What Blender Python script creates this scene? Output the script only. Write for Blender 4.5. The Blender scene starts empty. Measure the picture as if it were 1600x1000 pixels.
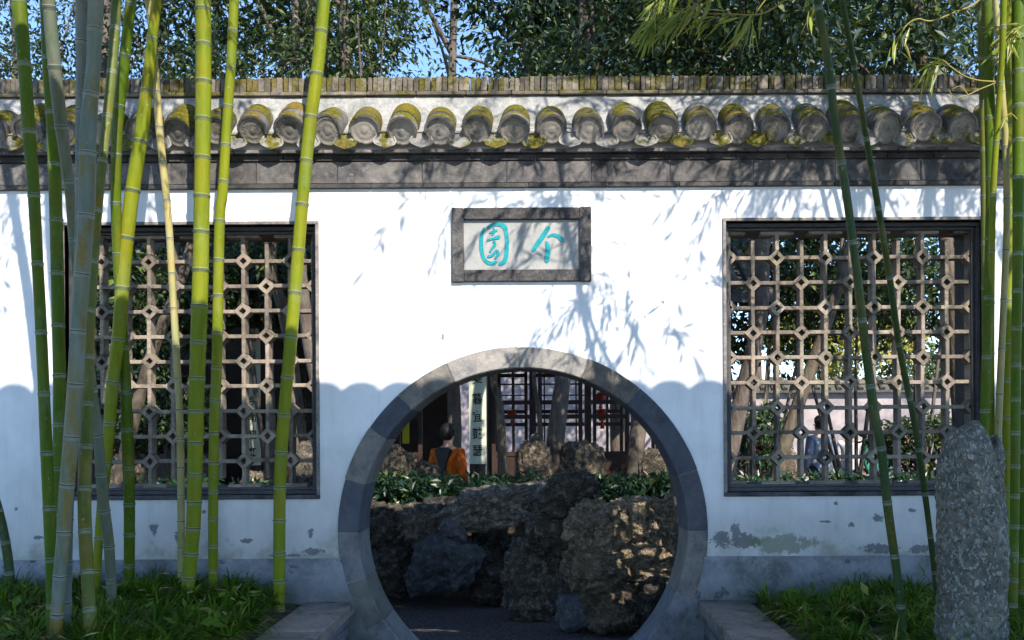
import bpy, bmesh, math, random
import numpy as np
from mathutils import Vector, Matrix, Quaternion, noise
from mathutils.geometry import delaunay_2d_cdt

sc = bpy.context.scene
C = sc.collection
R = math.radians

# ------------------------------------------------------------------ camera
EYE = Vector((0.0, -6.0, 1.6))
FPX = 1560.0            # focal length in pixels of the 1600 px wide photograph
PX, PY = 845.0, 671.0   # where the optical axis meets the picture
ROLL = 0.0055
cam = bpy.data.cameras.new('camera')
cam.sensor_width = 36.0
cam.lens = FPX / 1600 * 36
cam.shift_x = (800 - PX) / 1600
cam.shift_y = (PY - 500) / 1600
cam.clip_start = 0.05
cam.clip_end = 3000
cam_o = bpy.data.objects.new('camera', cam)
cam_o.matrix_world = Matrix.Translation(EYE) @ Matrix.Rotation(R(90), 4, 'X') @ Matrix.Rotation(-ROLL, 4, 'Z')
C.objects.link(cam_o)
sc.camera = cam_o

# ------------------------------------------------------------------ light
SX, SZ = -0.46, -0.95                     # sunlight travels (SX, 1, SZ)
sun_dir = Vector((SX, 1.0, SZ)).normalized()
sun_elev = math.asin(-sun_dir.z)
sun_az = math.atan2(-sun_dir.x, -sun_dir.y)
world = bpy.data.worlds.new('World')
sc.world = world
world.use_nodes = True
wn = world.node_tree
bg = wn.nodes['Background']
sky = wn.nodes.new('ShaderNodeTexSky')
sky.sky_type = 'NISHITA'
sky.sun_disc = False
sky.sun_elevation = sun_elev
sky.sun_rotation = sun_az
sky.air_density = 1.0
sky.dust_density = 0.3
sky.ozone_density = 5.0
sky.altitude = 1500
wn.links.new(sky.outputs[0], bg.inputs[0])
bg.inputs[1].default_value = 0.15
sl = bpy.data.lights.new('sun', 'SUN')
sl.energy = 3.6
sl.angle = R(0.45)
sl.color = (1.0, 0.93, 0.83)
sun_o = bpy.data.objects.new('sun', sl)
sun_o.rotation_mode = 'QUATERNION'
sun_o.rotation_quaternion = sun_dir.to_track_quat('-Z', 'Y')
sun_o.location = (3, -8, 14)
C.objects.link(sun_o)
sc.view_settings.view_transform = 'Standard'
sc.view_settings.look = 'None'
sc.view_settings.exposure = 1.3
sc.view_settings.gamma = 1.0
sc.view_settings.use_curve_mapping = False
sc.render.engine = 'CYCLES'
sc.cycles.use_denoising = True
sc.cycles.max_bounces = 4
sc.cycles.diffuse_bounces = 3
sc.cycles.glossy_bounces = 2
sc.cycles.transmission_bounces = 2
sc.cycles.use_adaptive_sampling = True
sc.cycles.adaptive_threshold = 0.02
sc.cycles.transparent_max_bounces = 4
sc.cycles.sample_clamp_indirect = 6.0


# ------------------------------------------------------------------ helpers
def W(px, py, y=0.0):
    """world point at depth plane y seen at photograph pixel (px, py)"""
    dx, dy = px - PX, py - PY
    dx, dy = dx - ROLL * dy, dy + ROLL * dx
    k = (y - EYE.y) / FPX
    return Vector((dx * k, y, EYE.z - dy * k))


def mesh_np(name, verts, faces, smooth=False, mats=None):
    """verts (n,3), faces: array (m,k) with constant k"""
    verts = np.asarray(verts, dtype=np.float32)
    faces = np.asarray(faces, dtype=np.int32)
    me = bpy.data.meshes.new(name)
    me.vertices.add(len(verts))
    me.vertices.foreach_set('co', verts.ravel())
    k = faces.shape[1]
    me.loops.add(faces.size)
    me.loops.foreach_set('vertex_index', faces.ravel())
    me.polygons.add(len(faces))
    me.polygons.foreach_set('loop_start', np.arange(0, faces.size, k, dtype=np.int32))
    me.polygons.foreach_set('loop_total', np.full(len(faces), k, dtype=np.int32))
    if mats is not None:
        me.polygons.foreach_set('material_index', np.asarray(mats, dtype=np.int32))
    me.update(calc_edges=True)
    me.polygons.foreach_set('use_smooth', np.full(len(faces), bool(smooth)))
    return me


class MB:
    def __init__(s):
        s.v, s.f, s.m = [], [], []

    def add(s, verts, faces, mi=0):
        b = len(s.v)
        s.v += [tuple(p) for p in verts]
        s.f += [tuple(i + b for i in f) for f in faces]
        s.m += [mi] * len(faces)
        return s

    def box(s, x0, x1, y0, y1, z0, z1, mi=0, ch=0.0):
        if ch <= 0:
            v = [(x, y, z) for x in (x0, x1) for y in (y0, y1) for z in (z0, z1)]
            f = [(0, 1, 3, 2), (4, 6, 7, 5), (0, 4, 5, 1), (2, 3, 7, 6), (0, 2, 6, 4), (1, 5, 7, 3)]
            return s.add(v, f, mi)
        bm = bmesh.new()
        bmesh.ops.create_cube(bm, size=1)
        for q in bm.verts:
            q.co = Vector(((x0 + x1) / 2 + q.co.x * (x1 - x0), (y0 + y1) / 2 + q.co.y * (y1 - y0), (z0 + z1) / 2 + q.co.z * (z1 - z0)))
        bmesh.ops.bevel(bm, geom=bm.edges[:], offset=ch, segments=1, affect='EDGES')
        bm.verts.index_update()
        s.add([q.co[:] for q in bm.verts], [[q.index for q in f.verts] for f in bm.faces], mi)
        bm.free()
        return s

    def prism(s, poly, y0, y1, mi=0):
        """polygon in (x,z) extruded along y"""
        n = len(poly)
        v = [(x, y0, z) for x, z in poly] + [(x, y1, z) for x, z in poly]
        f = [tuple(range(n)), tuple(range(2 * n - 1, n - 1, -1))]
        f += [(i, i + n, (i + 1) % n + n, (i + 1) % n) for i in range(n)]
        return s.add(v, f, mi)

    def prism_x(s, poly, x0, x1, mi=0):
        """polygon in (y,z) extruded along x"""
        n = len(poly)
        v = [(x0, y, z) for y, z in poly] + [(x1, y, z) for y, z in poly]
        f = [tuple(range(n)), tuple(range(2 * n - 1, n - 1, -1))]
        f += [(i, i + n, (i + 1) % n + n, (i + 1) % n) for i in range(n)]
        return s.add(v, f, mi)

    def lathe(s, prof, n=16, mi=None, mat=None, mids=None):
        """profile [(r,z)] round z; mat: Matrix applied"""
        b = []
        for r, z in prof:
            for k in range(n):
                a = 2 * math.pi * k / n
                p = Vector((r * math.cos(a), r * math.sin(a), z))
                b.append(mat @ p if mat else p)
        base = len(s.v)
        s.v += [tuple(p) for p in b]
        for i in range(len(prof) - 1):
            for k in range(n):
                k2 = (k + 1) % n
                s.f.append((base + i * n + k, base + i * n + k2, base + (i + 1) * n + k2, base + (i + 1) * n + k))
                s.m.append(mids[i] if mids else (mi or 0))
        return s

    def tube(s, pts, rad, n=8, mi=0, cap=True):
        pts = [Vector(p) for p in pts]
        base = len(s.v)
        up = None
        for i, p in enumerate(pts):
            t = (pts[min(i + 1, len(pts) - 1)] - pts[max(i - 1, 0)]).normalized()
            if up is None:
                up = Vector((1, 0, 0)) if abs(t.x) < .8 else Vector((0, 1, 0))
            a = (up - t * up.dot(t)).normalized()
            up = a
            b = t.cross(a)
            r = rad[i] if isinstance(rad, (list, tuple)) else rad
            for k in range(n):
                q = 2 * math.pi * k / n
                s.v.append(tuple(p + a * (r * math.cos(q)) + b * (r * math.sin(q))))
        for i in range(len(pts) - 1):
            for k in range(n):
                k2 = (k + 1) % n
                s.f.append((base + i * n + k, base + i * n + k2, base + (i + 1) * n + k2, base + (i + 1) * n + k))
                s.m.append(mi)
        if cap:
            s.f.append(tuple(base + k for k in range(n))[::-1]); s.m.append(mi)
            e = base + (len(pts) - 1) * n
            s.f.append(tuple(e + k for k in range(n))); s.m.append(mi)
        return s

    def mesh(s, name, smooth=False, sharp=None):
        me = bpy.data.meshes.new(name)
        me.from_pydata(s.v, [], s.f)
        me.polygons.foreach_set('material_index', s.m)
        me.update()
        bm = bmesh.new(); bm.from_mesh(me)
        bmesh.ops.recalc_face_normals(bm, faces=bm.faces[:])
        bm.to_mesh(me); bm.free()
        if smooth:
            me.polygons.foreach_set('use_smooth', [True] * len(me.polygons))
            if sharp:
                me.set_sharp_from_angle(angle=R(sharp))
        return me


def obj(name, me, mats, parent=None, loc=None, rot=None, scale=None, color=None):
    o = bpy.data.objects.new(name, me)
    C.objects.link(o)
    if me is not None and mats is not None and not me.materials:
        for m in (mats if isinstance(mats, (list, tuple)) else [mats]):
            me.materials.append(m)
    if parent is not None:
        o.parent = parent
    if loc is not None: o.location = loc
    if rot is not None: o.rotation_euler = rot
    if scale is not None: o.scale = scale
    if color is not None: o.color = (*color, 1.0)
    return o


def tag(o, label=None, cat=None, group=None, kind=None):
    if label: o['label'] = label
    if cat: o['category'] = cat
    if group: o['group'] = group
    if kind: o['kind'] = kind
    return o


def empty(name, loc=(0, 0, 0)):
    o = bpy.data.objects.new(name, None)
    o.empty_display_size = 0.1
    o.location = loc
    C.objects.link(o)
    return o


def keep(o, parent):
    """parent o to an Empty that has only a location, keeping o's world place"""
    o.parent = parent
    o.matrix_parent_inverse = Matrix.Translation(-Vector(parent.location))
    return o


# ------------------------------------------------------------------ materials
class NT:
    def __init__(s, name):
        s.mat = bpy.data.materials.new(name)
        s.mat.use_nodes = True
        s.t = s.mat.node_tree
        s.b = s.t.nodes['Principled BSDF']
        s.pos = s.t.nodes.new('ShaderNodeNewGeometry')
        s.P = s.pos.outputs['Position']

    def n(s, typ, **kw):
        q = s.t.nodes.new(typ)
        for k, v in kw.items():
            if k.startswith('i_'):
                q.inputs[k[2:].replace('_', ' ')].default_value = v
            else:
                setattr(q, k, v)
        return q

    def link(s, a, b):
        s.t.links.new(a, b)

    def setin(s, sock, v):
        if isinstance(v, bpy.types.NodeSocket):
            s.link(v, sock)
        else:
            if hasattr(sock.default_value, '__len__') and not hasattr(v, '__len__'):
                v = (v, v, v, 1)[:len(sock.default_value)]
            if hasattr(v, '__len__') and len(sock.default_value) == 4 and len(v) == 3:
                v = (*v, 1)
            sock.default_value = v

    def noise(s, scale, detail=5, rough=.6, vec=None, dist=0.0, col=False):
        q = s.n('ShaderNodeTexNoise')
        q.inputs['Scale'].default_value = scale
        q.inputs['Detail'].default_value = min(detail, 4)
        q.inputs['Roughness'].default_value = rough
        q.inputs['Distortion'].default_value = dist
        s.link(vec or s.P, q.inputs['Vector'])
        return q.outputs['Color' if col else 'Fac']

    def voro(s, scale, feature='F1', out='Distance', vec=None, rnd=1.0):
        q = s.n('ShaderNodeTexVoronoi', feature=feature)
        q.inputs['Scale'].default_value = scale
        q.inputs['Randomness'].default_value = rnd
        s.link(vec or s.P, q.inputs['Vector'])
        return q.outputs[out]

    def math(s, op, a, b=0.0, c=0.0, clamp=False):
        q = s.n('ShaderNodeMath', operation=op, use_clamp=clamp)
        for i, v in enumerate((a, b, c)):
            s.setin(q.inputs[i], v)
        return q.outputs[0]

    def rng(s, v, a, b, c=0.0, d=1.0):
        q = s.n('ShaderNodeMapRange')
        q.clamp = True
        for i, x in enumerate((v, a, b, c, d)):
            s.setin(q.inputs[i], x)
        return q.outputs[0]

    def mix(s, f, a, b, mode='MIX'):
        q = s.n('ShaderNodeMix', data_type='RGBA', blend_type=mode)
        s.setin(q.inputs[0], f)
        s.setin(q.inputs[6], a)
        s.setin(q.inputs[7], b)
        return q.outputs[2]

    def sep(s, v=None):
        q = s.n('ShaderNodeSeparateXYZ')
        s.link(v or s.P, q.inputs[0])
        return q.outputs

    def vscale(s, v):
        q = s.n('ShaderNodeVectorMath', operation='MULTIPLY')
        s.link(s.P, q.inputs[0])
        q.inputs[1].default_value = v
        return q.outputs[0]

    def tint(s):
        return s.n('ShaderNodeObjectInfo').outputs['Color']

    def rand_obj(s):
        return s.n('ShaderNodeObjectInfo').outputs['Random']

    def island(s):
        return s.pos.outputs['Random Per Island']

    def bump(s, h, strength=.4, dist=.01, prev=None):
        q = s.n('ShaderNodeBump')
        q.inputs['Strength'].default_value = strength
        q.inputs['Distance'].default_value = dist
        s.link(h, q.inputs['Height'])
        if prev is not None: s.link(prev, q.inputs['Normal'])
        s.link(q.outputs[0], s.b.inputs['Normal'])
        return q.outputs[0]

    def out(s, col, rough=.8, spec=.3):
        s.setin(s.b.inputs['Base Color'], col)
        s.setin(s.b.inputs['Roughness'], rough)
        s.b.inputs['Specular IOR Level'].default_value = spec
        return s.mat


def m_plaster():
    n = NT('plaster')
    x, y, z = n.sep()
    big = n.noise(1.3, 6, .65)
    fine = n.noise(14, 6, .7)
    streak = n.noise(5, 5, .65, n.vscale((3.0, 1.0, .25)))
    col = n.mix(n.rng(big, .42, .72), (.84, .84, .83), (.66, .67, .67))
    col = n.mix(n.math('MULTIPLY', n.rng(streak, .52, .78), .40), col, (.46, .47, .47))
    # damp stains creeping up from the foot of the wall
    hgt = n.math('ADD', z, n.math('MULTIPLY', n.math('SUBTRACT', n.noise(2.2, 6, .65), .5), .9))
    col = n.mix(n.math('MULTIPLY', n.rng(hgt, 1.60, .85), .75), col, (.37, .365, .33))
    col = n.mix(n.math('MULTIPLY', n.rng(n.math('ADD', hgt, n.math('MULTIPLY', fine, .4)), 1.12, .98), .55), col, (.20, .20, .13))
    # flaked-off spots, each with its own place on the wall
    warp = n.math('SUBTRACT', n.noise(19, 6, .75), .5)
    warp2 = n.math('SUBTRACT', n.noise(48, 5, .75), .5)
    flake = None
    for (px, py, rx, rz) in ((1128, 842, .06, .05), (1163, 846, .085, .05), (1150, 834, .03, .07), (240, 826, .022, .05), (278, 838, .02, .035),
                             (485, 833, .02, .03), (490, 862, .06, .022), (385, 845, .045, .014), (448, 868, .10, .008), (1372, 808, .035, .025),
                             (1425, 797, .025, .012), (1330, 820, .02, .014), (1375, 857, .10, .03), (1440, 858, .09, .025), (25, 795, .012, .012), (1306, 786, .014, .012), (637, 447, .012, .008), (692, 527, .010, .022), (1036, 472, .012, .01), (1290, 815, .03, .008), (318, 800, .012, .01), (60, 840, .03, .012)):
        p = W(px, py)
        dx = n.math('DIVIDE', n.math('SUBTRACT', x, p.x), rx)
        dz = n.math('DIVIDE', n.math('SUBTRACT', z, p.z), rz)
        d = n.math('ADD', n.math('MULTIPLY', dx, dx), n.math('MULTIPLY', dz, dz))
        flake = d if flake is None else n.math('MINIMUM', flake, d)
    flake = n.math('ADD', flake, n.math('ADD', n.math('MULTIPLY', warp, 5.5), n.math('MULTIPLY', warp2, 4.0)))
    fm = n.rng(flake, 1.0, .8)
    col = n.mix(n.math('MULTIPLY', fm, .85), col, n.mix(fine, (.07, .075, .08), (.18, .185, .19)))
    # green algae bloom under the lattice window
    p = W(1225, 850)
    g = n.math('ADD', n.math('POWER', n.math('DIVIDE', n.math('SUBTRACT', x, p.x), .22), 2.0), n.math('POWER', n.math('DIVIDE', n.math('SUBTRACT', z, p.z), .06), 2.0))
    g = n.math('ADD', g, n.math('MULTIPLY', warp, 4.5))
    col = n.mix(n.math('MULTIPLY', n.rng(g, 1.0, .5), .7), col, (.15, .18, .10))
    h = n.math('ADD', n.math('MULTIPLY', fine, .5), n.math('MULTIPLY', n.noise(3.5, 3, .5), 2.2))
    n.bump(h, .5, .010)
    return n.out(col, .85, .2)


def m_plinth():
    n = NT('plinth_plaster')
    x, y, z = n.sep()
    a = n.noise(2.4, 7, .7)
    f = n.noise(22, 5, .7)
    col = n.mix(n.rng(a, .38, .62), (.29, .31, .33), (.115, .12, .12))
    col = n.mix(n.math('MULTIPLY', n.rng(f, .5, .75), .4), col, (.40, .42, .43))
    spots = n.rng(n.noise(9, 5, .75), .60, .65)
    col = n.mix(spots, col, (.08, .09, .10))
    low = n.math('ADD', z, n.math('MULTIPLY', n.math('SUBTRACT', a, .5), .25))
    col = n.mix(n.math('MULTIPLY', n.rng(low, .78, .6), .5), col, (.10, .10, .08))
    n.bump(n.math('SUBTRACT', n.math('ADD', a, n.math('MULTIPLY', f, .4)), n.math('MULTIPLY', spots, .7)), .5, .01)
    return n.out(col, .9, .2)


def m_stone(name, c1, c2, c3, scale=6.0, tint=True, bump=.5, rough=.75, speck=None, lichen=None, spec=.3):
    n = NT(name)
    a = n.noise(scale, 7, .68)
    f = n.noise(scale * 6, 5, .7)
    col = n.mix(n.rng(a, .35, .68), c1, c2)
    col = n.mix(n.math('MULTIPLY', n.rng(f, .5, .72), .6), col, c3)
    if speck:
        col = n.mix(n.rng(n.noise(scale * 9, 3, .5), .70, .74), col, speck)
    if lichen:
        col = n.mix(n.math('MULTIPLY', n.rng(n.noise(scale * .7, 6, .7), .52, .66), .8), col, lichen)
    if tint:
        col = n.mix(1.0, col, n.tint(), 'MULTIPLY')
    n.bump(n.math('ADD', a, n.math('MULTIPLY', f, .5)), bump, .012)
    return n.out(col, rough, spec)


def m_tile(name, base, base2, moss_amt=1.0, mossy=(.105, .094, .010)):
    """fired clay tile with moss cushions on whatever faces up"""
    n = NT(name)
    nz = n.sep(n.pos.outputs['Normal'])[2]
    a = n.noise(7, 6, .7)
    f = n.noise(45, 5, .7)
    ro = n.rand_obj()
    col = n.mix(n.rng(a, .35, .7), base, base2)
    col = n.mix(n.math('MULTIPLY', n.rng(f, .5, .75), .5), col, (.36, .33, .28))
    col = n.mix(n.math('MULTIPLY', n.rng(n.noise(13, 4, .75), .52, .66), .75), col, (.05, .048, .045))
    m = n.math('ADD', n.math('MULTIPLY', nz, .6), n.math('MULTIPLY', n.math('SUBTRACT', n.noise(9, 5, .65), .5), 2.3))
    m = n.math('ADD', m, n.math('MULTIPLY', n.math('SUBTRACT', ro, .5), .7))
    mm = n.math('MULTIPLY', n.rng(m, .02, .26), moss_amt)
    mc = n.mix(n.rng(n.noise(60, 4, .7), .35, .7), tuple(c * .5 for c in mossy), tuple(c * 2.0 for c in mossy))
    mc = n.mix(n.math('MULTIPLY', n.rng(n.noise(5, 3), .55, .7), .6), mc, (.22, .13, .03))
    col = n.mix(1.0, col, n.tint(), 'MULTIPLY')
    col = n.mix(mm, col, mc)
    h = n.math('ADD', n.math('MULTIPLY', f, .35), n.math('MULTIPLY', mm, n.noise(90, 4, .7)))
    n.bump(h, .7, .012)
    return n.out(col, .9, .15)


def m_leaf(name, c1, c2, c3=None, rough=.45, trans=.25, spec=.45, amt3=.12):
    n = NT(name)
    isl = n.island()
    col = n.mix(isl, c1, c2)
    if c3:
        col = n.mix(n.rng(isl, 1 - amt3, 1 - amt3 + .01), col, c3)
    big = n.noise(2.6, 3, .6)
    col = n.mix(n.math('MULTIPLY', n.rng(big, .42, .62), .6), col, c2)
    col = n.mix(n.math('MULTIPLY', n.rng(n.noise(1.7, 3, .6), .50, .66), .55), col, c1)
    m = n.out(col, rough, spec)
    if trans > 0:
        tr = n.n('ShaderNodeBsdfTranslucent')
        n.link(n.mix(.35, col, (.30, .38, .02)), tr.inputs['Color'])
        mx = n.n('ShaderNodeMixShader')
        mx.inputs[0].default_value = trans
        n.link(n.b.outputs[0], mx.inputs[1])
        n.link(tr.outputs[0], mx.inputs[2])
        n.link(mx.outputs[0], n.t.nodes['Material Output'].inputs['Surface'])
    return m


def m_culm():
    n = NT('bamboo_culm')
    a = n.noise(3.0, 5, .65, n.vscale((6, 6, .8)))
    f = n.noise(10, 5, .7, n.vscale((9, 9, .7)))
    col = n.mix(n.rng(a, .4, .7), n.tint(), n.mix(1.0, n.tint(), (.72, .80, .62), 'MULTIPLY'))
    # brown-yellow weathering and grey wax
    br = n.rng(n.noise(2.4, 5, .7, n.vscale((3, 3, 1.3))), .50, .64)
    al = n.n('ShaderNodeObjectInfo').outputs['Alpha']
    col = n.mix(n.math('MULTIPLY', br, al), col, n.mix(a, (.10, .075, .01), (.24, .175, .02)))
    sc_ = n.rng(n.noise(16, 5, .75, n.vscale((2, 2, .6))), .62, .72)
    col = n.mix(n.math('MULTIPLY', sc_, .6), col, (.05, .05, .025))
    wx = n.rng(n.noise(2.6, 4, .7, n.vscale((2, 2, 1.4))), .55, .75)
    col = n.mix(n.math('MULTIPLY', wx, .18), col, (.28, .33, .28))
    seg = n.noise(1.0, 2, .5, n.vscale((1.5, 1.5, 4.2)))
    col = n.mix(n.math('MULTIPLY', n.rng(seg, .40, .62), .45), col, n.mix(1.0, col, (1.5, 1.15, .9), 'MULTIPLY'))
    col = n.mix(n.math('MULTIPLY', n.rng(n.noise(5, 4, .7, n.vscale((5, 5, .5))), .5, .68), .45), col, n.mix(1.0, col, (.55, .62, .7), 'MULTIPLY'))
    col = n.mix(n.math('MULTIPLY', n.rng(n.noise(55, 3, .6), .66, .72), .6), col, (.30, .31, .25))
    n.bump(f, .15, .004)
    return n.out(col, n.rng(a, .3, .7, .45, .68), .16)


def simple(name, c1, c2, scale=8, rough=.7, bump=.2, tint=False, spec=.3):
    n = NT(name)
    a = n.noise(scale, 5, .65)
    col = n.mix(n.rng(a, .35, .68), c1, c2)
    if tint:
        col = n.mix(1.0, col, n.tint(), 'MULTIPLY')
    n.bump(a, bump, .01)
    return n.out(col, rough, spec)


def m_bark(name, c1, c2):
    n = NT(name)
    a = n.noise(8, 7, .72, n.vscale((2.5, 2.5, .7)))
    b = n.noise(3, 4, .6)
    col = n.mix(n.rng(a, .38, .66), c1, c2)
    col = n.mix(n.math('MULTIPLY', n.rng(b, .52, .7), .6), col, (.20, .18, .13))
    n.bump(a, .9, .03)
    return n.out(col, .9, .15)


def m_rock(name, c1, c2, c3, pit=.9):
    n = NT(name)
    a = n.noise(3.5, 8, .7)
    f = n.noise(18, 7, .75)
    v = n.voro(9, 'F1')
    col = n.mix(n.rng(a, .35, .68), c1, c2)
    col = n.mix(n.math('MULTIPLY', n.rng(f, .5, .62), .85), col, c3)
    wv = n.n('ShaderNodeVectorMath', operation='MULTIPLY_ADD')
    n.link(n.noise(6, 3, .6, col=True), wv.inputs[0])
    wv.inputs[1].default_value = (.18, .18, .18)
    n.link(n.P, wv.inputs[2])
    fis = n.voro(7.5, 'DISTANCE_TO_EDGE', vec=wv.outputs[0])
    col = n.mix(n.math('MULTIPLY', n.rng(fis, .03, .0), .35), col, tuple(c * .3 for c in c2))
    col = n.mix(n.math('MULTIPLY', n.rng(n.noise(40, 3, .7), .60, .68), .6), col, tuple(min(.6, c * 1.7) for c in c3))
    h = n.math('ADD', n.math('ADD', n.math('MULTIPLY', f, 1.3), n.math('MULTIPLY', a, .8)), n.math('MULTIPLY', v, .6))
    h = n.math('ADD', h, n.math('MULTIPLY', n.rng(fis, .0, .05), .2))
    col = n.mix(1.0, col, n.tint(), 'MULTIPLY')
    n.bump(h, pit, .04)
    return n.out(col, .9, .15)


def m_conglomerate():
    n = NT('conglomerate_stone')
    wv = n.n('ShaderNodeVectorMath', operation='ADD')
    n.link(n.P, wv.inputs[0])
    wq = n.n('ShaderNodeVectorMath', operation='SCALE')
    n.link(n.noise(14, 4, .6, col=True), wq.inputs[0])
    wq.inputs['Scale'].default_value = .09
    n.link(wq.outputs[0], wv.inputs[1])
    vec = wv.outputs[0]
    vs = n.n('ShaderNodeVectorMath', operation='MULTIPLY')
    n.link(vec, vs.inputs[0])
    vs.inputs[1].default_value = (1.25, 1.0, .7)
    vec = vs.outputs[0]
    d = n.voro(66, 'F1', 'Distance', vec)
    cc = n.voro(66, 'F1', 'Color', vec)
    r = n.sep(cc)[0]
    g = n.sep(cc)[1]
    a = n.noise(5, 6, .7)
    base = n.mix(n.rng(a, .35, .68), (.085, .08, .066), (.20, .19, .145))
    peb = n.mix(n.rng(r, .2, .9), (.07, .08, .074), (.28, .29, .25))
    peb = n.mix(n.rng(g, .86, .90), peb, (.33, .34, .30))
    peb = n.mix(n.rng(g, .12, .08), peb, (.15, .115, .07))
    col = n.mix(n.rng(d, .62, .40), base, peb)
    col = n.mix(n.math('MULTIPLY', n.rng(n.noise(120, 3, .7), .55, .75), .5), col, (.05, .05, .05))
    n.bump(n.math('ADD', n.math('MULTIPLY', d, -1.0), n.math('MULTIPLY', n.noise(60, 5, .7), .9)), .65, .014)
    return n.out(col, .85, .25)


def m_ground(name, c1, c2, c3, vs=0):
    n = NT(name)
    a = n.noise(1.2, 8, .7)
    f = n.noise(30, 5, .7)
    col = n.mix(n.rng(a, .35, .68), c1, c2)
    col = n.mix(n.math('MULTIPLY', n.rng(f, .48, .7), .7), col, c3)
    h = f
    if vs:
        v = n.voro(vs, 'F1')
        vc = n.sep(n.voro(vs, 'F1', 'Color'))[0]
        col = n.mix(n.rng(vc, 0, 1, .0, .5), col, c3)
        h = n.math('ADD', n.math('MULTIPLY', v, -1.6), n.math('MULTIPLY', f, .4))
    n.bump(h, .8, .02)
    return n.out(col, .85, .25)


M = {}
M['plaster'] = m_plaster()
M['plinth'] = m_plinth()
M['mortar'] = m_stone('roof_mortar', (.38, .37, .35), (.19, .195, .20), (.50, .49, .47), 9, False, .9, .9, speck=(.16, .15, .12), lichen=(.17, .17, .15))
M['band'] = m_stone('weathered_brick', (.19, .175, .16), (.075, .073, .075), (.27, .25, .23), 6.5, True, .8, .85, lichen=(.035, .035, .038))
M['gate_stone'] = m_stone('gate_stone', (.25, .235, .22), (.15, .15, .15), (.31, .29, .26), 8, True, .6, .7, speck=(.48, .48, .48), lichen=(.10, .10, .105))
M['frame_stone'] = m_stone('plaque_stone', (.10, .095, .09), (.035, .035, .038), (.19, .18, .165), 16, True, .9, .8, speck=(.40, .38, .35))
M['slab'] = m_stone('kerb_slab', (.23, .20, .17), (.14, .122, .105), (.31, .275, .235), 6, True, .7, .85, lichen=(.06, .055, .045))
M['brick'] = m_stone('grey_brick', (.15, .15, .155), (.09, .09, .095), (.22, .21, .20), 9, True, .6, .9)
M['tile'] = m_tile('roof_tile_clay', (.20, .185, .17), (.115, .11, .11), 1.0)
M['disc'] = m_tile('eave_tile_clay', (.35, .315, .275), (.20, .185, .165), .65)
M['drip'] = m_tile('drip_tile_clay', (.30, .285, .26), (.19, .185, .175), .95)
M['ridge'] = m_tile('ridge_tile_clay', (.21, .18, .14), (.09, .085, .08), .7)
M['lattice'] = m_stone('lattice_clay', (.32, .265, .205), (.16, .135, .11), (.38, .32, .25), 11, True, .8, .85, lichen=(.075, .068, .06))
M['dark_frame'] = m_stone('window_frame_clay', (.075, .075, .08), (.045, .045, .05), (.11, .11, .115), 9, True, .5, .7)
M['panel'] = m_stone('white_marble', (.36, .35, .325), (.25, .255, .25), (.42, .40, .37), 5, False, .2, .5)
M['teal'] = simple('teal_paint', (.0, .19, .22), (.01, .30, .33), 40, .5, .1)
M['culm'] = m_culm()
def m_node():
    n = NT('bamboo_node_wax')
    a = n.noise(30, 4, .6)
    return n.out(n.mix(n.rng(a, .35, .7, .25, .6), n.tint(), (.34, .37, .30)), .6, .3)


M['node_pale'] = m_node()
M['node_dark'] = simple('bamboo_node_scar', (.045, .055, .045), (.08, .085, .06), 30, .7)
M['twig'] = simple('bamboo_twig', (.30, .24, .06), (.20, .18, .04), 20, .6)
M['bleaf'] = m_leaf('bamboo_leaf', (.16, .22, .025), (.28, .32, .05), (.36, .27, .09), .4, .3)
M['grass'] = m_leaf('mondo_grass', (.009, .036, .002), (.085, .175, .006), (.30, .25, .07), .5, .12, .12, .07)
M['seedling'] = m_leaf('seedling_leaf', (.03, .085, .006), (.10, .17, .012), (.26, .25, .06), .45, .15, .15, .15)
M['dry'] = m_leaf('dry_leaf', (.30, .22, .11), (.18, .12, .055), (.42, .35, .22), .8, .1, .1)
M['leafA'] = m_leaf('evergreen_leaf', (.011, .028, .011), (.024, .046, .013), (.13, .16, .03), .5, .15, .3, .13)  # third colour paints some leaves yellow-green as if sunlit
M['leafB'] = m_leaf('broad_leaf', (.03, .06, .016), (.075, .105, .028), (.15, .17, .05), .45, .16, .35)
M['leafC'] = m_leaf('glossy_dark_leaf', (.010, .030, .015), (.020, .046, .018), (.12, .17, .03), .48, .15, .35, .13)  # paler third colour stands in for leaves catching the sun
M['leafY'] = m_leaf('yellow_leaf', (.30, .29, .04), (.42, .37, .07), (.22, .26, .05), .5, .3)
M['plant'] = m_leaf('bed_plant_leaf', (.010, .036, .018), (.022, .055, .022), (.10, .16, .02), .35, .1, .45, .08)
M['bark'] = m_bark('tree_bark', (.095, .075, .06), (.17, .14, .115))
M['bark2'] = m_bark('pale_bark', (.07, .055, .04), (.16, .125, .085))
M['rock_warm'] = m_rock('warm_lake_stone', (.26, .20, .135), (.095, .078, .056), (.48, .37, .24))
M['rock'] = m_rock('lake_stone', (.095, .082, .064), (.040, .037, .032), (.21, .18, .14))
M['rock_grey'] = m_rock('blue_grey_stone', (.075, .078, .082), (.045, .047, .05), (.12, .12, .12), .7)
M['rock_tan'] = m_rock('tan_stone', (.13, .105, .075), (.06, .052, .04), (.27, .22, .155))
M['conglo'] = m_conglomerate()
M['soil'] = m_ground('soil', (.07, .055, .04), (.045, .035, .028), (.11, .09, .065))
M['earth'] = m_ground('earth', (.15, .135, .11), (.10, .09, .075), (.20, .18, .15))
M['paving'] = m_ground('pebble_paving', (.075, .065, .06), (.045, .04, .038), (.14, .125, .115), 34)
M['wood'] = simple('dark_lacquer', (.030, .018, .014), (.05, .028, .02), 6, .45, .2)
M['board'] = simple('board_paint', (.60, .61, .44), (.50, .52, .38), 5, .55, .15)
M['ink'] = simple('ink', (.012, .013, .012), (.02, .02, .02), 20, .5, .1)
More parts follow.
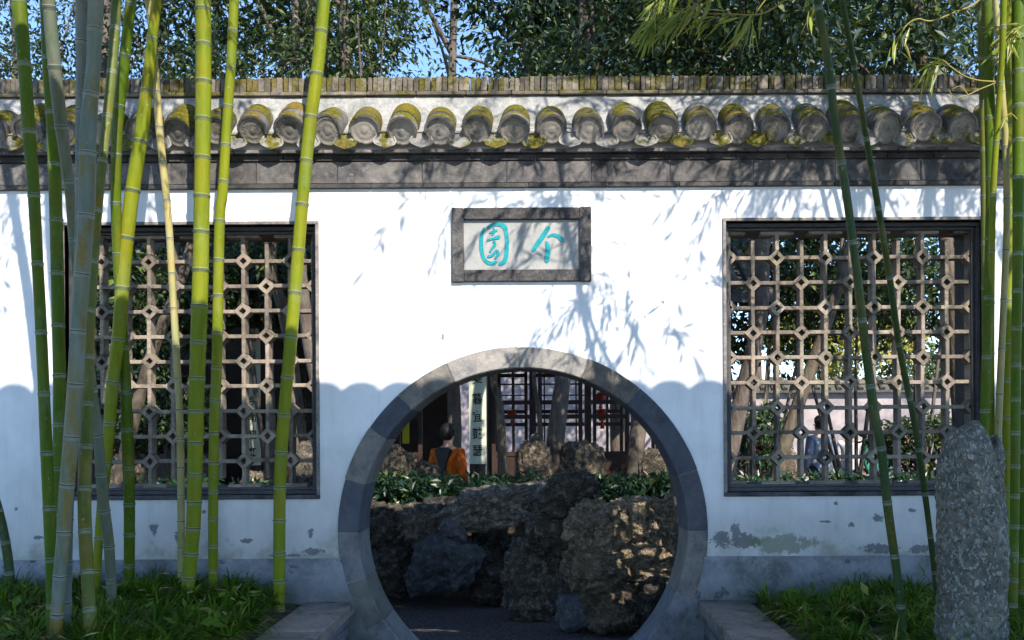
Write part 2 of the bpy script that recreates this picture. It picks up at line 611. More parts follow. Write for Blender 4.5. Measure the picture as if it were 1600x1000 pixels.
M['roof'] = m_tile('hall_roof_clay', (.10, .10, .105), (.06, .06, .065), .3)
M['white'] = simple('white_wall', (.42, .36, .35), (.16, .145, .15), 2.2, .85, .2)
M['cloth'] = simple('cloth', (.9, .9, .9), (.7, .7, .7), 14, .85, .4, True)
M['skin'] = simple('skin', (.48, .29, .20), (.42, .25, .17), 12, .5, .1)
M['hair'] = simple('hair', (.012, .010, .009), (.025, .02, .016), 40, .5, .4)
M['red'] = simple('red_silk', (.55, .035, .02), (.42, .02, .015), 12, .6, .2)
M['yellow'] = simple('yellow_cloth', (.75, .62, .03), (.66, .52, .02), 12, .7, .2)

rnd = random.Random(7)

# ------------------------------------------------------------------ ground
def sheet(name, x0, x1, y0, y1, z, m):
    o = obj(name, MB().add([(x0, y0, z), (x1, y0, z), (x1, y1, z), (x0, y1, z)], [(0, 1, 2, 3)]).mesh(name), m)
    o['kind'] = 'structure'
    return o


sheet('ground', -600, 600, -600, 600, -0.02, M['earth'])
sheet('path', -1.10, 0.92, -9, 0.0, -0.012, M['paving'])
sheet('courtyard_paving', -7, 7, 0.37, 9.0, -0.008, M['paving'])


def bed(name, x0, x1, y0, y1, zf, step=.12, base=-.02):
    nx, ny = max(2, int((x1 - x0) / step)), max(2, int((y1 - y0) / step))
    v = []
    for j in range(ny + 1):
        for i in range(nx + 1):
            x, y = x0 + (x1 - x0) * i / nx, y0 + (y1 - y0) * j / ny
            v.append((x, y, zf(x, y)))
    f = [(j * (nx + 1) + i, j * (nx + 1) + i + 1, (j + 1) * (nx + 1) + i + 1, (j + 1) * (nx + 1) + i) for j in range(ny) for i in range(nx)]
    o = obj(name, mesh_np(name, v, f, True), M['soil'])
    o['kind'] = 'structure'
    return o


def zsoil_l(x, y):
    return .545 + .10 * min(1, max(0, (-1.40 - x) / .5)) * (1 + .3 * noise.noise((x * 1.3, y * 1.3, 3))) + .012 * noise.noise((x * 6, y * 6, 0))


def zsoil_r(x, y):
    return .545 + .06 * min(1, max(0, (x - 1.2) / .5)) * (1 + .3 * noise.noise((x * 1.3, y * 1.3, 9))) + .012 * noise.noise((x * 6, y * 6, 0))


bed('soil_bed_west', -6.5, -1.30, -5.2, -.021, zsoil_l)
bed('soil_bed_east', 1.12, 6.5, -5.2, -.021, zsoil_r)
bed('soil_bed_courtyard', -6.0, 4.6, 3.3, 6.0, lambda x, y: -.1 + 1.02 * min(1, max(0, (y - 3.75) / .15)) + .04 * noise.noise((x * 2, y * 2, 5)))

# ------------------------------------------------------------------ the garden wall
TH = .36                      # wall thickness
XL, XR = -5.2, 5.2
GC = W(817, 831)
GX, GZ = GC.x, GC.z
RO, RI = 1.112, .985
WINS = []
for (x0, y0, x1, y1) in ((102, 352, 494, 774), (1135, 345, 1538, 768)):
    a, b = W(x0, (y0 + y1) / 2), W(x1, (y0 + y1) / 2)
    t, bt = W((x0 + x1) / 2, y0), W((x0 + x1) / 2, y1)
    WINS.append((a.x, b.x, bt.z, t.z))
WT = 3.40                     # top of the plaster body, hidden under the coping

wall = empty('garden_wall', (0, TH / 2, 0))
tag(wall, 'white plastered garden wall with moon gate, lattice windows and mossy tiled coping', 'wall', kind='thing')

loops = [[(XL, -.05), (XR, -.05), (XR, WT), (XL, WT)]]
loops.append([(GX + 1.105 * math.cos(2 * math.pi * k / 96), GZ + 1.105 * math.sin(2 * math.pi * k / 96)) for k in range(96)])
for (x0, x1, z0, z1) in WINS:
    loops.append([(x0, z0), (x1, z0), (x1, z1), (x0, z1)])
# the ring dips below ground: cut the gate loop off at the bottom edge
vs2, es2 = [], []
for lp in loops:
    b = len(vs2)
    vs2 += [Vector(p) for p in lp]
    es2 += [(b + i, b + (i + 1) % len(lp)) for i in range(len(lp))]
ov, oe, of, _, _, _ = delaunay_2d_cdt(vs2, es2, [], 0, 1e-6)
fr = []
for f in of:
    cx, cz = sum(ov[i].x for i in f) / 3, sum(ov[i].y for i in f) / 3
    if (cx - GX) ** 2 + (cz - GZ) ** 2 < 1.105 ** 2 * .9985: continue
    if any(x0 < cx < x1 and z0 < cz < z1 for (x0, x1, z0, z1) in WINS): continue
    if not (XL < cx < XR and -.05 < cz < WT): continue
    fr.append(tuple(f))
nv = len(ov)
mb = MB()
mb.v = [(p.x, 0.0, p.y) for p in ov] + [(p.x, TH, p.y) for p in ov]
mb.f = fr + [tuple(i + nv for i in f[::-1]) for f in fr]
cnt = {}
for f in fr:
    for i in range(3):
        e = (f[i], f[(i + 1) % 3])
        cnt[tuple(sorted(e))] = cnt.get(tuple(sorted(e)), []) + [e]
for k, l in cnt.items():
    if len(l) == 1:
        a, b = l[0]
        mb.f.append((b, a, a + nv, b + nv))
mb.m = [0] * len(mb.f)
keep(obj('plaster_body', mb.mesh('plaster_body'), M['plaster']), wall)

# plinth, either side of the gate, a little proud of the plaster
PZ = W(800, 871).z
for sgn in (-1, 1):
    pts = []
    dz = PZ - GZ
    a0 = math.asin(dz / 1.10)
    arc = [a0 - (a0 + math.asin((GZ + .05) / 1.10)) * k / 24 for k in range(25)]
    poly = [(GX + sgn * 1.10 * math.cos(a), GZ + 1.10 * math.sin(a)) for a in arc]
    xe = XL if sgn < 0 else XR
    poly = poly + [(xe, -.05), (xe, PZ)]
    m = MB().prism(poly if sgn < 0 else poly[::-1], -.018, .01)
    keep(obj('plinth', m.mesh('plinth'), M['plinth']), wall)

# --- moon gate ring stones
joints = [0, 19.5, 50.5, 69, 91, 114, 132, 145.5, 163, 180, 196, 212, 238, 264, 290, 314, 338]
tones = [(.38, .40, .48), (.30, .34, .44), (.55, .50, .46), (1.25, 1.2, 1.12), (1.3, 1.25, 1.18), (.85, .80, .72), (.30, .34, .44), (.85, .82, .78), (.36, .40, .50), (.75, .77, .82),  # palest two, at the top, carry a painted sunlit tone; others vary
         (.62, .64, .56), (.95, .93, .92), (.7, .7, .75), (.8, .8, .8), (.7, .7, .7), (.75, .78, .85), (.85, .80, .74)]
for i, a0 in enumerate(joints):
    a1 = joints[(i + 1) % len(joints)] + (360 if i + 1 == len(joints) else 0)
    gap = .10
    A = [R(a0 + gap + (a1 - a0 - 2 * gap) * k / 10) for k in range(11)]
    po = rnd.uniform(-.002, .002)
    ro = RO + rnd.uniform(-.003, .003)
    ri = RI + rnd.uniform(-.002, .002)
    c = .007
    prof = [(ro, .03), (ro, -.010 + po), (ro - .004, -.014 + po), (ri + c, -.014 + po), (ri, -.014 + po + c), (ri, TH + .008), (ro, TH + .008)]
    m = MB()
    n = len(prof)
    for a in A:
        m.v += [(GX + r * math.cos(a), y, GZ + r * math.sin(a)) for r, y in prof]
    for k in range(10):
        for j in range(n):
            j2 = (j + 1) % n
            m.f.append((k * n + j, k * n + j2, (k + 1) * n + j2, (k + 1) * n + j))
    m.f.append(tuple(range(n))); m.f.append(tuple(10 * n + j for j in range(n))[::-1])
    m.m = [0] * len(m.f)
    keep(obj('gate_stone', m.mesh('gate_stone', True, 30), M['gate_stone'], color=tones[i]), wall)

# mortar showing in the joints of the ring
m = MB()
n = 96
for k in range(n):
    a = 2 * math.pi * k / n
    for r, y in ((RO - .006, .03), (RO - .006, -.009), (RI + .007, -.009), (RI + .007, TH)):
        m.v.append((GX + r * math.cos(a), y, GZ + r * math.sin(a)))
for k in range(n):
    k2 = (k + 1) % n
    for j in range(3):
        m.f.append((k * 4 + j, k * 4 + j + 1, k2 * 4 + j + 1, k2 * 4 + j))
m.m = [0] * len(m.f)
keep(obj('ring_mortar', m.mesh('ring_mortar'), M['mortar']), wall)

# --- lattice windows
PITCH_N = 10
REC, DEP = .095, .08
for wi, (x0, x1, z0, z1) in enumerate(WINS):
    win = empty('lattice_window', ((x0 + x1) / 2, TH / 2, z0))
    win.parent = wall
    win.matrix_parent_inverse = Matrix.Translation(-Vector(wall.location))
    tag(win, 'lattice window behind the tall bamboo clump' if wi == 0 else 'lattice window beside the standing stone')
    off = -Vector((x0 + x1, TH, 2 * z0)) / 2

    def wadd(name, me, mat, loc=(0, 0, 0), **k):
        o = obj(name, me, mat, win, Vector(loc) + off, **k)
        return o
    # outer edging; sunlit tone painted on top and sides, shaded tone below
    e = .020
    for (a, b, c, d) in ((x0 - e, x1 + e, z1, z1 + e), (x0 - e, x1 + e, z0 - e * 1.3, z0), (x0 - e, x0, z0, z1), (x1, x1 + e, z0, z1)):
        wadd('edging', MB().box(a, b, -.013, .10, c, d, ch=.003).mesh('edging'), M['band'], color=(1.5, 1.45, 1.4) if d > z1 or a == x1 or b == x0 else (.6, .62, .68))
    # dark lining
    t = .026
    li = []
    for (a, b, c, d) in ((x0, x1, z1 - t, z1), (x0, x1, z0, z0 + t), (x0, x0 + t, z0 + t, z1 - t), (x1 - t, x1, z0 + t, z1 - t)):
        wadd('lining', MB().box(a + .001, b - .001, .045, TH - .004, c + .001, d - .001, ch=.003).mesh('lining'), M['dark_frame'], color=(1, 1, 1))
        li.append(1)
    # second step of the frame
    t2 = .042
    for (a, b, c, d) in ((x0 + t, x1 - t, z1 - t2, z1 - t), (x0 + t, x1 - t, z0 + t, z0 + t2), (x0 + t, x0 + t2, z0 + t2, z1 - t2), (x1 - t2, x1 - t, z0 + t2, z1 - t2)):
        wadd('lining_step', MB().box(a, b, .075, TH - .03, c, d, ch=.003).mesh('lining_step'), M['dark_frame'], color=(1.3, 1.2, 1.1))
    # lattice pieces
    gx0, gx1, gz0, gz1 = x0 + .035, x1 - .035, z0 + .05, z1 - .05
    px_, pz_ = (gx1 - gx0) / PITCH_N, (gz1 - gz0) / PITCH_N
    hb, hd = .0118, .051
    tip = hd - .006

    def bar(name, L, vert, ylo, yhi):
        m = MB()
        if vert: m.box(-hb, hb, ylo, yhi, -L, L, ch=.003)
        else: m.box(-L, L, ylo, yhi, -hb, hb, ch=.003)
        return m.mesh(name)
    mh = bar('lattice_bar', px_ - tip, False, REC + .003, REC + DEP - .003)
    mv = bar('lattice_bar', pz_ - tip, True, REC, REC + DEP)
    mhh = bar('lattice_bar', (px_ - tip) / 2, False, REC + .003, REC + DEP - .003)
    mvh = bar('lattice_bar', (pz_ - tip) / 2, True, REC, REC + DEP)
    m = MB()
    o_, i_ = hd + .002, hd - .028
    for yy in (REC - .002, REC + DEP + .002):
        m.v += [(o_, yy, 0), (0, yy, o_), (-o_, yy, 0), (0, yy, -o_), (i_, yy, 0), (0, yy, i_), (-i_, yy, 0), (0, yy, -i_)]
    for k in range(4):
        k2 = (k + 1) % 4
        m.f += [(k, k2, 4 + k2, 4 + k), (8 + k, 12 + k, 12 + k2, 8 + k2), (k, 8 + k, 8 + k2, k2), (4 + k, 4 + k2, 12 + k2, 12 + k)]
    m.m = [0] * len(m.f)
    md = m.mesh('lattice_diamond')
    for j in range(PITCH_N + 1):
        for i in range(PITCH_N + 1):
            x, z = gx0 + i * px_, gz1 - j * pz_
            tn = rnd.uniform(.65, 1.25)
            col = (tn, tn * rnd.uniform(.96, 1.0), tn * rnd.uniform(.92, 1.0))
            jx, jz = rnd.uniform(-.003, .003), rnd.uniform(-.003, .003)
            if (i + j) % 2 == (1 if wi == 1 else 0) and 0 <= i <= PITCH_N and 0 < j < PITCH_N + 1 and not (j == 0 or j == PITCH_N):
                wadd('lattice_diamond', md, M['lattice'], (x + jx, 0, z + jz), color=col, rot=(0, rnd.uniform(-.03, .03), 0))
            elif (i + j) % 2 != (1 if wi == 1 else 0):
                # straight bars through a plain crossing
                if 0 < i < PITCH_N:
                    wadd('lattice_bar', mh, M['lattice'], (x, rnd.uniform(-.003, .002), z + jz), color=col)
                elif i == 0:
                    wadd('lattice_bar', mhh, M['lattice'], (x + (px_ - tip) / 2, 0, z), color=col)
                else:
                    wadd('lattice_bar', mhh, M['lattice'], (x - (px_ - tip) / 2, 0, z), color=col)
                if 0 < j < PITCH_N:
                    wadd('lattice_bar', mv, M['lattice'], (x + jx, rnd.uniform(-.002, .003), z), color=col)
                elif j == 0:
                    wadd('lattice_bar', mvh, M['lattice'], (x, 0, z - (pz_ - tip) / 2), color=col)
                else:
                    wadd('lattice_bar', mvh, M['lattice'], (x, 0, z + (pz_ - tip) / 2), color=col)

# --- brick courses under the eave
def course(name, z0, z1, yf, L, tone, seed, yb=None, mat='band', ch=.004):
    rr = random.Random(seed)
    x = XL + rr.uniform(0, L)
    xs = [XL]
    while x < XR:
        xs.append(x); x += L * rr.uniform(.93, 1.07)
    xs.append(XR)
    for a, b in zip(xs, xs[1:]):
        t = tone * rr.uniform(.72, 1.25)
        p = rr.uniform(-.002, .002)
        me = MB().box(a + .002, b - .002, yf + p, (yb if yb else TH - yf - p), z0 + .001, z1 - .001, ch=ch).mesh(name)
        keep(obj(name, me, M[mat], color=(t, t * rr.uniform(.96, 1.0), t * rr.uniform(.94, 1.02))), wall)


course('slim_brick', 3.050, 3.078, -.024, .46, .50, 1, ch=.003)
course('band_brick', 3.079, 3.212, -.013, .50, .82, 2)
course('corbel_brick', 3.213, 3.250, -.022, .30, .40, 3, ch=.003)  # tone lowered to paint the dark shade under the eave
course('eave_slab', 3.251, 3.273, -.056, .28, 1.15, 4, ch=.003)

# --- mortar bed of the little roof and the ridge
prof = [(.012, 3.274), (.012, 3.345), (-.058, 3.352), (-.058, 3.378), (.055, 3.470), (.105, 3.640), (.255, 3.640), (.305, 3.470), (.418, 3.378), (.418, 3.352), (.348, 3.345), (.348, 3.274)]
nx = 180
v, f = [], []
for i in range(nx + 1):
    x = XL + (XR - XL) * i / nx
    for k, (y, z) in enumerate(prof):
        s = .006 if 2 <= k <= 9 else 0
        v.append((x, y + s * noise.noise((x * 5, k * 3.1, 1)), z + s * noise.noise((x * 4, k * 2.3, 7))))
npf = len(prof)
for i in range(nx):
    for k in range(npf):
        k2 = (k + 1) % npf
        f.append((i * npf + k, i * npf + k2, (i + 1) * npf + k2, (i + 1) * npf + k))
me = mesh_np('roof_mortar', v, f)
bm = bmesh.new(); bm.from_mesh(me); bmesh.ops.recalc_face_normals(bm, faces=bm.faces[:]); bm.to_mesh(me); bm.free()
keep(obj('roof_mortar', me, M['mortar']), wall)
course('ridge_ledge', 3.642, 3.668, .085, .30, .95, 5, ch=.004, mat='ridge')

keep(obj('eave_shade_strip', MB().box(XL, XR, .002, .011, 3.274, 3.350).mesh('eave_shade_strip'), M['dark_frame'], color=(.8, .8, .8)), wall)  # dark strip painting the black shade in the hollow under the tiles
# cover tiles, each row two overlapping barrels, an eave disc and a drip tile between rows
SL = R(33)
def barrel(L, r0, r1, th=.014, arc=205, n=14):
    m = MB()
    for (y, r) in ((-.016 if L > .2 else 0, r0), (L * .5, (r0 + r1) / 2 + .001), (L, r1)):
        for q in (r, r - th):
            for k in range(n + 1):
                a = R(90 - arc / 2 + arc * k / n)
                m.v.append((q * math.cos(a), y, q * math.sin(a)))
    w = n + 1
    for s in range(2):
        for k in range(n):
            o, o2 = s * 2 * w, (s + 1) * 2 * w
            m.f += [(o + k, o + k + 1, o2 + k + 1, o2 + k), (o + w + k, o2 + w + k, o2 + w + k + 1, o + w + k + 1)]
        m.f += [(s * 2 * w, (s + 1) * 2 * w, (s + 1) * 2 * w + w, s * 2 * w + w), (s * 2 * w + n, s * 2 * w + w + n, (s + 1) * 2 * w + w + n, (s + 1) * 2 * w + n)]
    for k in range(n):
        m.f += [(k, w + k, w + k + 1, k + 1), (4 * w + k, 4 * w + k + 1, 5 * w + k + 1, 5 * w + k)]
    m.m = [0] * len(m.f)
    return m.mesh('cover_tile', True, 40)


tile_m = barrel(.21, .091, .084)
tile_m2 = barrel(.15, .091, .086)
prof = [(.0005, -.003), (.012, -.0035), (.022, -.0005), (.030, .0005), (.040, -.0012), (.048, -.0012), (.056, .0005), (.066, .0005), (.072, -.002), (.079, -.003), (.085, 0), (.085, .016), (.0005, .016)]
disc_m = MB().lathe([(r, z) for r, z in prof], 28, mat=Matrix.Rotation(R(-90), 4, 'X')).mesh('eave_disc', True, 35)
# (lathe axis z -> +y, relief faces -y)
sh = []
for k in range(13):
    a = math.pi * k / 12
    sh.append((-.078 * math.cos(a), -.052 * math.sin(a) ** .8 - (.012 if k == 6 else 0)))
shield = [(.078, .048)] + [(-p[0], p[1]) for p in sh] + [(-.078, .048)]
shield = [(.045, .05), (.062, .012), (.072, -.012), (.060, -.032), (.032, -.044), (0, -.054), (-.032, -.044), (-.060, -.032), (-.072, -.012), (-.062, .012), (-.045, .05)]
m = MB()
n = len(shield)
m.v = [(x, 0, z) for x, z in shield] + [(x * .84, 0, z * .80 + .002) for x, z in shield] + [(x * .80, .007, z * .76 + .002) for x, z in shield] + [(x, .014, z) for x, z in shield]
for k in range(n):
    k2 = (k + 1) % n
    m.f += [(k, k2, n + k2, n + k), (n + k, n + k2, 2 * n + k2, 2 * n + k), (3 * n + k, k, k2, 3 * n + k2)]
m.f += [tuple(2 * n + k for k in range(n)), tuple(3 * n + k for k in range(n))[::-1]]
m.m = [0] * len(m.f)
drip_m = m.mesh('drip_tile')
pan = MB()
for (y) in (0, .16):
    for q in (0, -.012):
        for k in range(9):
            a = R(210 + 120 * k / 8)
            pan.v.append((.095 * math.cos(a), y, .095 * math.sin(a) + .085 + q))
for k in range(8):
    pan.f += [(k, k + 1, 19 + k, 18 + k), (9 + k, 27 + k, 28 + k, 10 + k), (k, 9 + k, 10 + k, k + 1)]
pan.m = [0] * len(pan.f)
pan_m = pan.mesh('pan_tile', True, 40)

TY, TZ = -.100, 3.378
TP = 58.35 / FPX * (6 + TY)
x = W(395, 203, TY).x
while x > XL + .1: x -= TP
k = 0
while x < XR - .1:
    zz = TZ + rnd.uniform(-.007, .007)
    rz = rnd.uniform(-.09, .09)
    sl = SL + rnd.uniform(-.09, .09)
    c1, c2 = rnd.uniform(.75, 1.2), rnd.uniform(.75, 1.2)
    t1 = keep(obj('cover_tile', tile_m, M['tile'], loc=(x, TY + rnd.uniform(-.008, .006), zz), rot=(sl, rnd.uniform(-.10, .10), rz), scale=(rnd.uniform(.95, 1.05), 1, rnd.uniform(.93, 1.04)), color=(c1,) * 3), wall)
    d = obj('eave_disc', disc_m, M['disc'], t1, (rnd.uniform(-.004, .004), -.006, rnd.uniform(-.012, -.004)), (rnd.uniform(-.07, .03), rnd.uniform(0, 6.28), 0), color=(c1,) * 3)
    off = Vector((0, math.cos(sl), math.sin(sl))) * rnd.uniform(.055, .09) + Vector((0, -math.sin(sl), math.cos(sl))) * .006
    keep(obj('cover_tile', tile_m2, M['tile'], loc=Vector((x + rnd.uniform(-.005, .005), TY, zz)) + off, rot=(sl - .03, rnd.uniform(-.08, .08), rz), color=(c2,) * 3), wall)
    xd = x + TP / 2
    dz = rnd.uniform(-.006, .006)
    dt = keep(obj('drip_tile', drip_m, M['drip'], loc=(xd + rnd.uniform(-.01, .01), -.092, 3.318 + dz), rot=(rnd.uniform(-.30, -.12), rnd.uniform(-.08, .08), rnd.uniform(-.06, .06)), color=(c2,) * 3), wall)
    obj('pan_tile', pan_m, M['tile'], dt, (0, .012, .03), (SL * .8, 0, 0), color=(c1,) * 3)
    x += TP; k += 1

# upright ridge tiles
rm = []
for q in range(4):
    rr = random.Random(q)
    rm.append(MB().box(-.0155, .0155, 0, .17, 0, .086 + .006 * rr.random(), ch=.004).mesh('ridge_tile'))
x = -4.1
while x < 3.6:
    wj = rnd.uniform(.82, 1.25)
    tn = rnd.uniform(.45, 1.35)
    keep(obj('ridge_tile', rm[rnd.randrange(4)], M['ridge'], loc=(x, .105 + rnd.uniform(-.006, .006), 3.669 + rnd.uniform(-.001, .004)),
             rot=(rnd.uniform(-.04, .04), rnd.uniform(-.01, .06), rnd.uniform(-.06, .06)), scale=(wj, 1, .99 + .05 * noise.noise((x * 2.5, 0, 0)) + rnd.uniform(-.025, .025)), color=(tn, tn * .98, tn * .95)), wall)
    x += .0320 * wj + rnd.uniform(.0005, .0035)

# ------------------------------------------------------------------ the name plaque
pa, pb = W(706, 326), W(924, 440)
plaque = empty('name_plaque', ((pa.x + pb.x) / 2, 0, pb.z))
tag(plaque, 'dark framed stone name plaque with two teal characters above the moon gate', 'plaque')
fw = .072
cx0, cx1, cz0, cz1 = pa.x, pb.x, pb.z, pa.z
for (a, b, c, d, t) in ((cx0 + fw, cx1 - fw, cz1 - fw, cz1, .8), (cx0 + fw, cx1 - fw, cz0, cz0 + fw, .9), (cx0, cx0 + fw - .001, cz0 - .002, cz1 + .001, 1.25), (cx1 - fw + .001, cx1, cz0 - .002, cz1 + .003, 1.0)):
    keep(obj('frame_stone', MB().box(a, b, -.026, .05, c, d, ch=.005).mesh('frame_stone'), M['frame_stone'], color=(t, t * .98, t * .97)), plaque)
keep(obj('panel', MB().box(cx0 + fw - .004, cx1 - fw + .004, -.004, .04, cz0 + fw - .004, cz1 - fw + .004).mesh('panel'), M['panel']), plaque)


def strokes(name, ss, org, sc_, parent, mat, y0, th=.004):
    """brush strokes: list of [(x,y,w),...] in zoomed-picture units"""
    m = MB()
    for si, st in enumerate(ss):
        P = [Vector((org[0] + p[0] * sc_, org[1] - p[1] * sc_)) for p in st]
        w = [p[2] * sc_ / 2 for p in st]
        # resample
        Q, wq = [], []
        for i in range(len(P) - 1):
            p0, p1, p2, p3 = P[max(i - 1, 0)], P[i], P[i + 1], P[min(i + 2, len(P) - 1)]
            for k in range(5):
                t = k / 5
                Q.append(.5 * ((2 * p1) + (p2 - p0) * t + (2 * p0 - 5 * p1 + 4 * p2 - p3) * t * t + (3 * p1 - p0 - 3 * p2 + p3) * t ** 3))
                wq.append(w[i] + (w[i + 1] - w[i]) * t)
        Q.append(P[-1]); wq.append(w[-1])
        top, bot = [], []
        N = len(Q)
        for i in range(N):
            t = (Q[min(i + 1, N - 1)] - Q[max(i - 1, 0)]).normalized()
            nrm = Vector((-t.y, t.x))
            ww = wq[i] * (1 + .12 * noise.noise((i * .9, si * 3.3, 2)))
            top.append(Q[i] + nrm * ww); bot.append(Q[i] - nrm * ww)
        t0, t1 = (Q[0] - Q[1]).normalized(), (Q[-1] - Q[-2]).normalized()
        yy = y0 - .0005 * si
        b = len(m.v)
        ring = [Q[0] + t0 * wq[0] * .8] + top + [Q[-1] + t1 * wq[-1] * .8] + bot[::-1]
        n = len(ring)
        m.v += [(p.x, yy, p.y) for p in ring] + [(p.x, yy + th, p.y) for p in ring]
        ti = list(range(1, N + 1)); bi = list(range(n - 1, N + 1, -1))
        for i in range(N - 1):
            m.f.append((b + ti[i], b + ti[i + 1], b + bi[i + 1], b + bi[i]))
        m.f += [(b, b + ti[0], b + bi[0]), (b + N + 1, b + bi[-1], b + ti[-1])]
        for i in range(n):
            m.f.append((b + i, b + (i + 1) % n, b + (i + 1) % n + n, b + i + n))
    m.m = [0] * len(m.f)
    return keep(obj(name, m.mesh(name), mat), parent)


S = 1 / 6.4 / FPX * 6
o0 = W(690, 310)
o0 = (o0.x, o0.z)
strokes('character', [[(1068, 296, 46), (1020, 370, 50), (965, 450, 48), (908, 528, 40)],
                      [(1062, 388, 20), (1110, 374, 30), (1165, 388, 42), (1205, 428, 46)],
                      [(1042, 440, 18), (1060, 490, 48), (1058, 560, 56), (1046, 636, 44)]], o0, S, plaque, M['teal'], -.0075)
strokes('character', [[(425, 300, 22), (402, 360, 36), (394, 440, 42), (398, 520, 40), (418, 600, 36), (460, 645, 38), (515, 652, 36), (540, 628, 26)],
                      [(462, 298, 34), (515, 268, 34), (580, 264, 42), (628, 290, 46), (645, 360, 38), (652, 450, 40), (645, 550, 44), (628, 630, 44), (575, 664, 34)],
                      [(478, 348, 18), (520, 336, 22), (555, 322, 18)], [(520, 300, 16), (526, 340, 22), (505, 372, 16)], [(455, 424, 16), (510, 406, 24), (572, 390, 40)],
                      [(520, 430, 22), (530, 466, 34), (500, 506, 22), (482, 540, 18)], [(462, 584, 24), (505, 572, 26), (545, 528, 26), (566, 556, 30), (536, 600, 24)]], o0, S, plaque, M['teal'], -.0075)

# ------------------------------------------------------------------ kerbs of the raised beds, flanking the path
for side, (xi, sgn) in enumerate(((-1.12, -1), (.935, 1))):
    k = empty('planter_kerb', (xi + sgn * .15, -2.4, 0))
    tag(k, 'stone slab kerb on brick base beside the tall bamboo clump' if sgn < 0 else 'stone slab kerb on brick base near the standing stone', 'kerb', 'kerbs flanking the path', 'thing')
    y = -.020
    while y > -5.2:
        L = rnd.uniform(.85, 1.1)
        t = rnd.uniform(.85, 1.2)
        a, b = sorted((xi, xi + sgn * .30))
        keep(obj('slab', MB().box(a, b, y - L + .006, y, .502, .574 + rnd.uniform(-.003, .003), ch=.008).mesh('slab'), M['slab'], color=(t, t * .98, t * .97)), k)
        y -= L
    # brick riser
    xb = xi + sgn * .035
    z, row = -.02, 0
    while z < .49:
        y = -.022 - (.12 if row % 2 else 0)
        if row % 2:
            t = rnd.uniform(.7, 1.3)
            a, b = sorted((xb, xb + sgn * .11))
            keep(obj('brick', MB().box(a, b, -.138, -.022, z + .004, z + .058, ch=.004).mesh('brick'), M['brick'], color=(t, t, t)), k)
        while y > -4.4:
            t = rnd.uniform(.7, 1.3)
            p = rnd.uniform(-.003, .003)
            a, b = sorted((xb + p, xb + sgn * .11))
            keep(obj('brick', MB().box(a, b, y - .235, y - .005, z + .004, z + .058, ch=.004).mesh('brick'), M['brick'], color=(t, t, t)), k)
            y -= .24
        z += .0655; row += 1
    a, b = sorted((xi + sgn * .045, xi + sgn * .20))
    keep(obj('mortar', MB().box(a, b, -5.2, -.022, -.02, .50).mesh('mortar'), M['plinth']), k)

# ------------------------------------------------------------------ unseen tiled eave, known by its wavy shadow; open pavilion added for more skylight
EAVE_Y = -3.1
EAVE_Z = W(560, 596).z + .95 * (-EAVE_Y)
RY, BY = -5.3, -7.5
pav = empty('pavilion', (1.4, RY, 0))
tag(pav, 'unseen grey tiled roof shading the lower wall, on an added open timber pavilion', 'pavilion', kind='thing')
PX0, PX1 = -3.7, 6.6
RZ = EAVE_Z + 1.25
keep(obj('roof', MB().prism_x([(EAVE_Y, EAVE_Z - .16), (EAVE_Y, EAVE_Z - .09), (RY, RZ), (BY, EAVE_Z - .09), (BY, EAVE_Z - .16), (RY, RZ - .14)], PX0, PX1).mesh('roof'), M['roof']), pav)
m = MB()
x = PX0 + .1
while x < PX1:
    n, r, b = 10, .112, len(m.v)
    for (y, z) in ((EAVE_Y + .02, EAVE_Z - .10), (RY, RZ), (BY - .02, EAVE_Z - .10)):
        for q in range(n + 1):
            t_ = math.pi * q / n
            m.v.append((x + r * math.cos(t_), y, z + .02 + r * .58 * math.sin(t_)))
    for k in range(2):
        for q in range(n):
            m.f.append((b + k * (n + 1) + q, b + k * (n + 1) + q + 1, b + (k + 1) * (n + 1) + q + 1, b + (k + 1) * (n + 1) + q))
    m.f += [tuple(b + q for q in range(n + 1)), tuple(b + 2 * (n + 1) + q for q in range(n + 1))]
    x += .232
m.m = [0] * len(m.f)
o = keep(obj('roof_tiles', m.mesh('roof_tiles', True, 50), M['roof']), pav)
o['kind'] = 'stuff'
keep(obj('ridge', MB().box(PX0 - .05, PX1 + .05, RY - .1, RY + .1, RZ + .02, RZ + .3, ch=.02).mesh('ridge'), M['roof']), pav)
for y in (-3.5, -7.1):
    keep(obj('beam', MB().box(PX0 + .3, PX1 - .3, y - .08, y + .08, EAVE_Z - .42, EAVE_Z - .17, ch=.01).mesh('beam'), M['wood']), pav)
    for x in (-3.2, 2.9, 6.1):
        keep(obj('column', MB().lathe([(.16, -.02), (.16, .12), (.12, .14), (.115, EAVE_Z - .40)], 16, mat=Matrix.Translation((x, y, 0))).mesh('column', True, 40), M['wood']), pav)

# ------------------------------------------------------------------ leaf clouds
def leaf_mesh(name, cen, ax, nrm, L, Wd, fold=.15):
    """lens-shaped leaves: cen (n,3) base point, ax (n,3) unit axis, nrm (n,3), sizes (n,)"""
    side = np.cross(ax, nrm)
    side /= np.linalg.norm(side, axis=1, keepdims=True) + 1e-9
    L = L[:, None]; Wd = Wd[:, None]
    a = cen
    mid = cen + ax * L * .45 - nrm * L * fold * .3
    b = mid + side * Wd * .5 + nrm * Wd * fold
    d = mid - side * Wd * .5 + nrm * Wd * fold
    c = cen + ax * L - nrm * L * fold
    v = np.stack([a, b, c, d], 1).reshape(-1, 3)
    n = len(cen)
    f = np.arange(4 * n).reshape(n, 4)
    return mesh_np(name, v, f, False)


def unit(v):
    return v / (np.linalg.norm(v, axis=1, keepdims=True) + 1e-9)


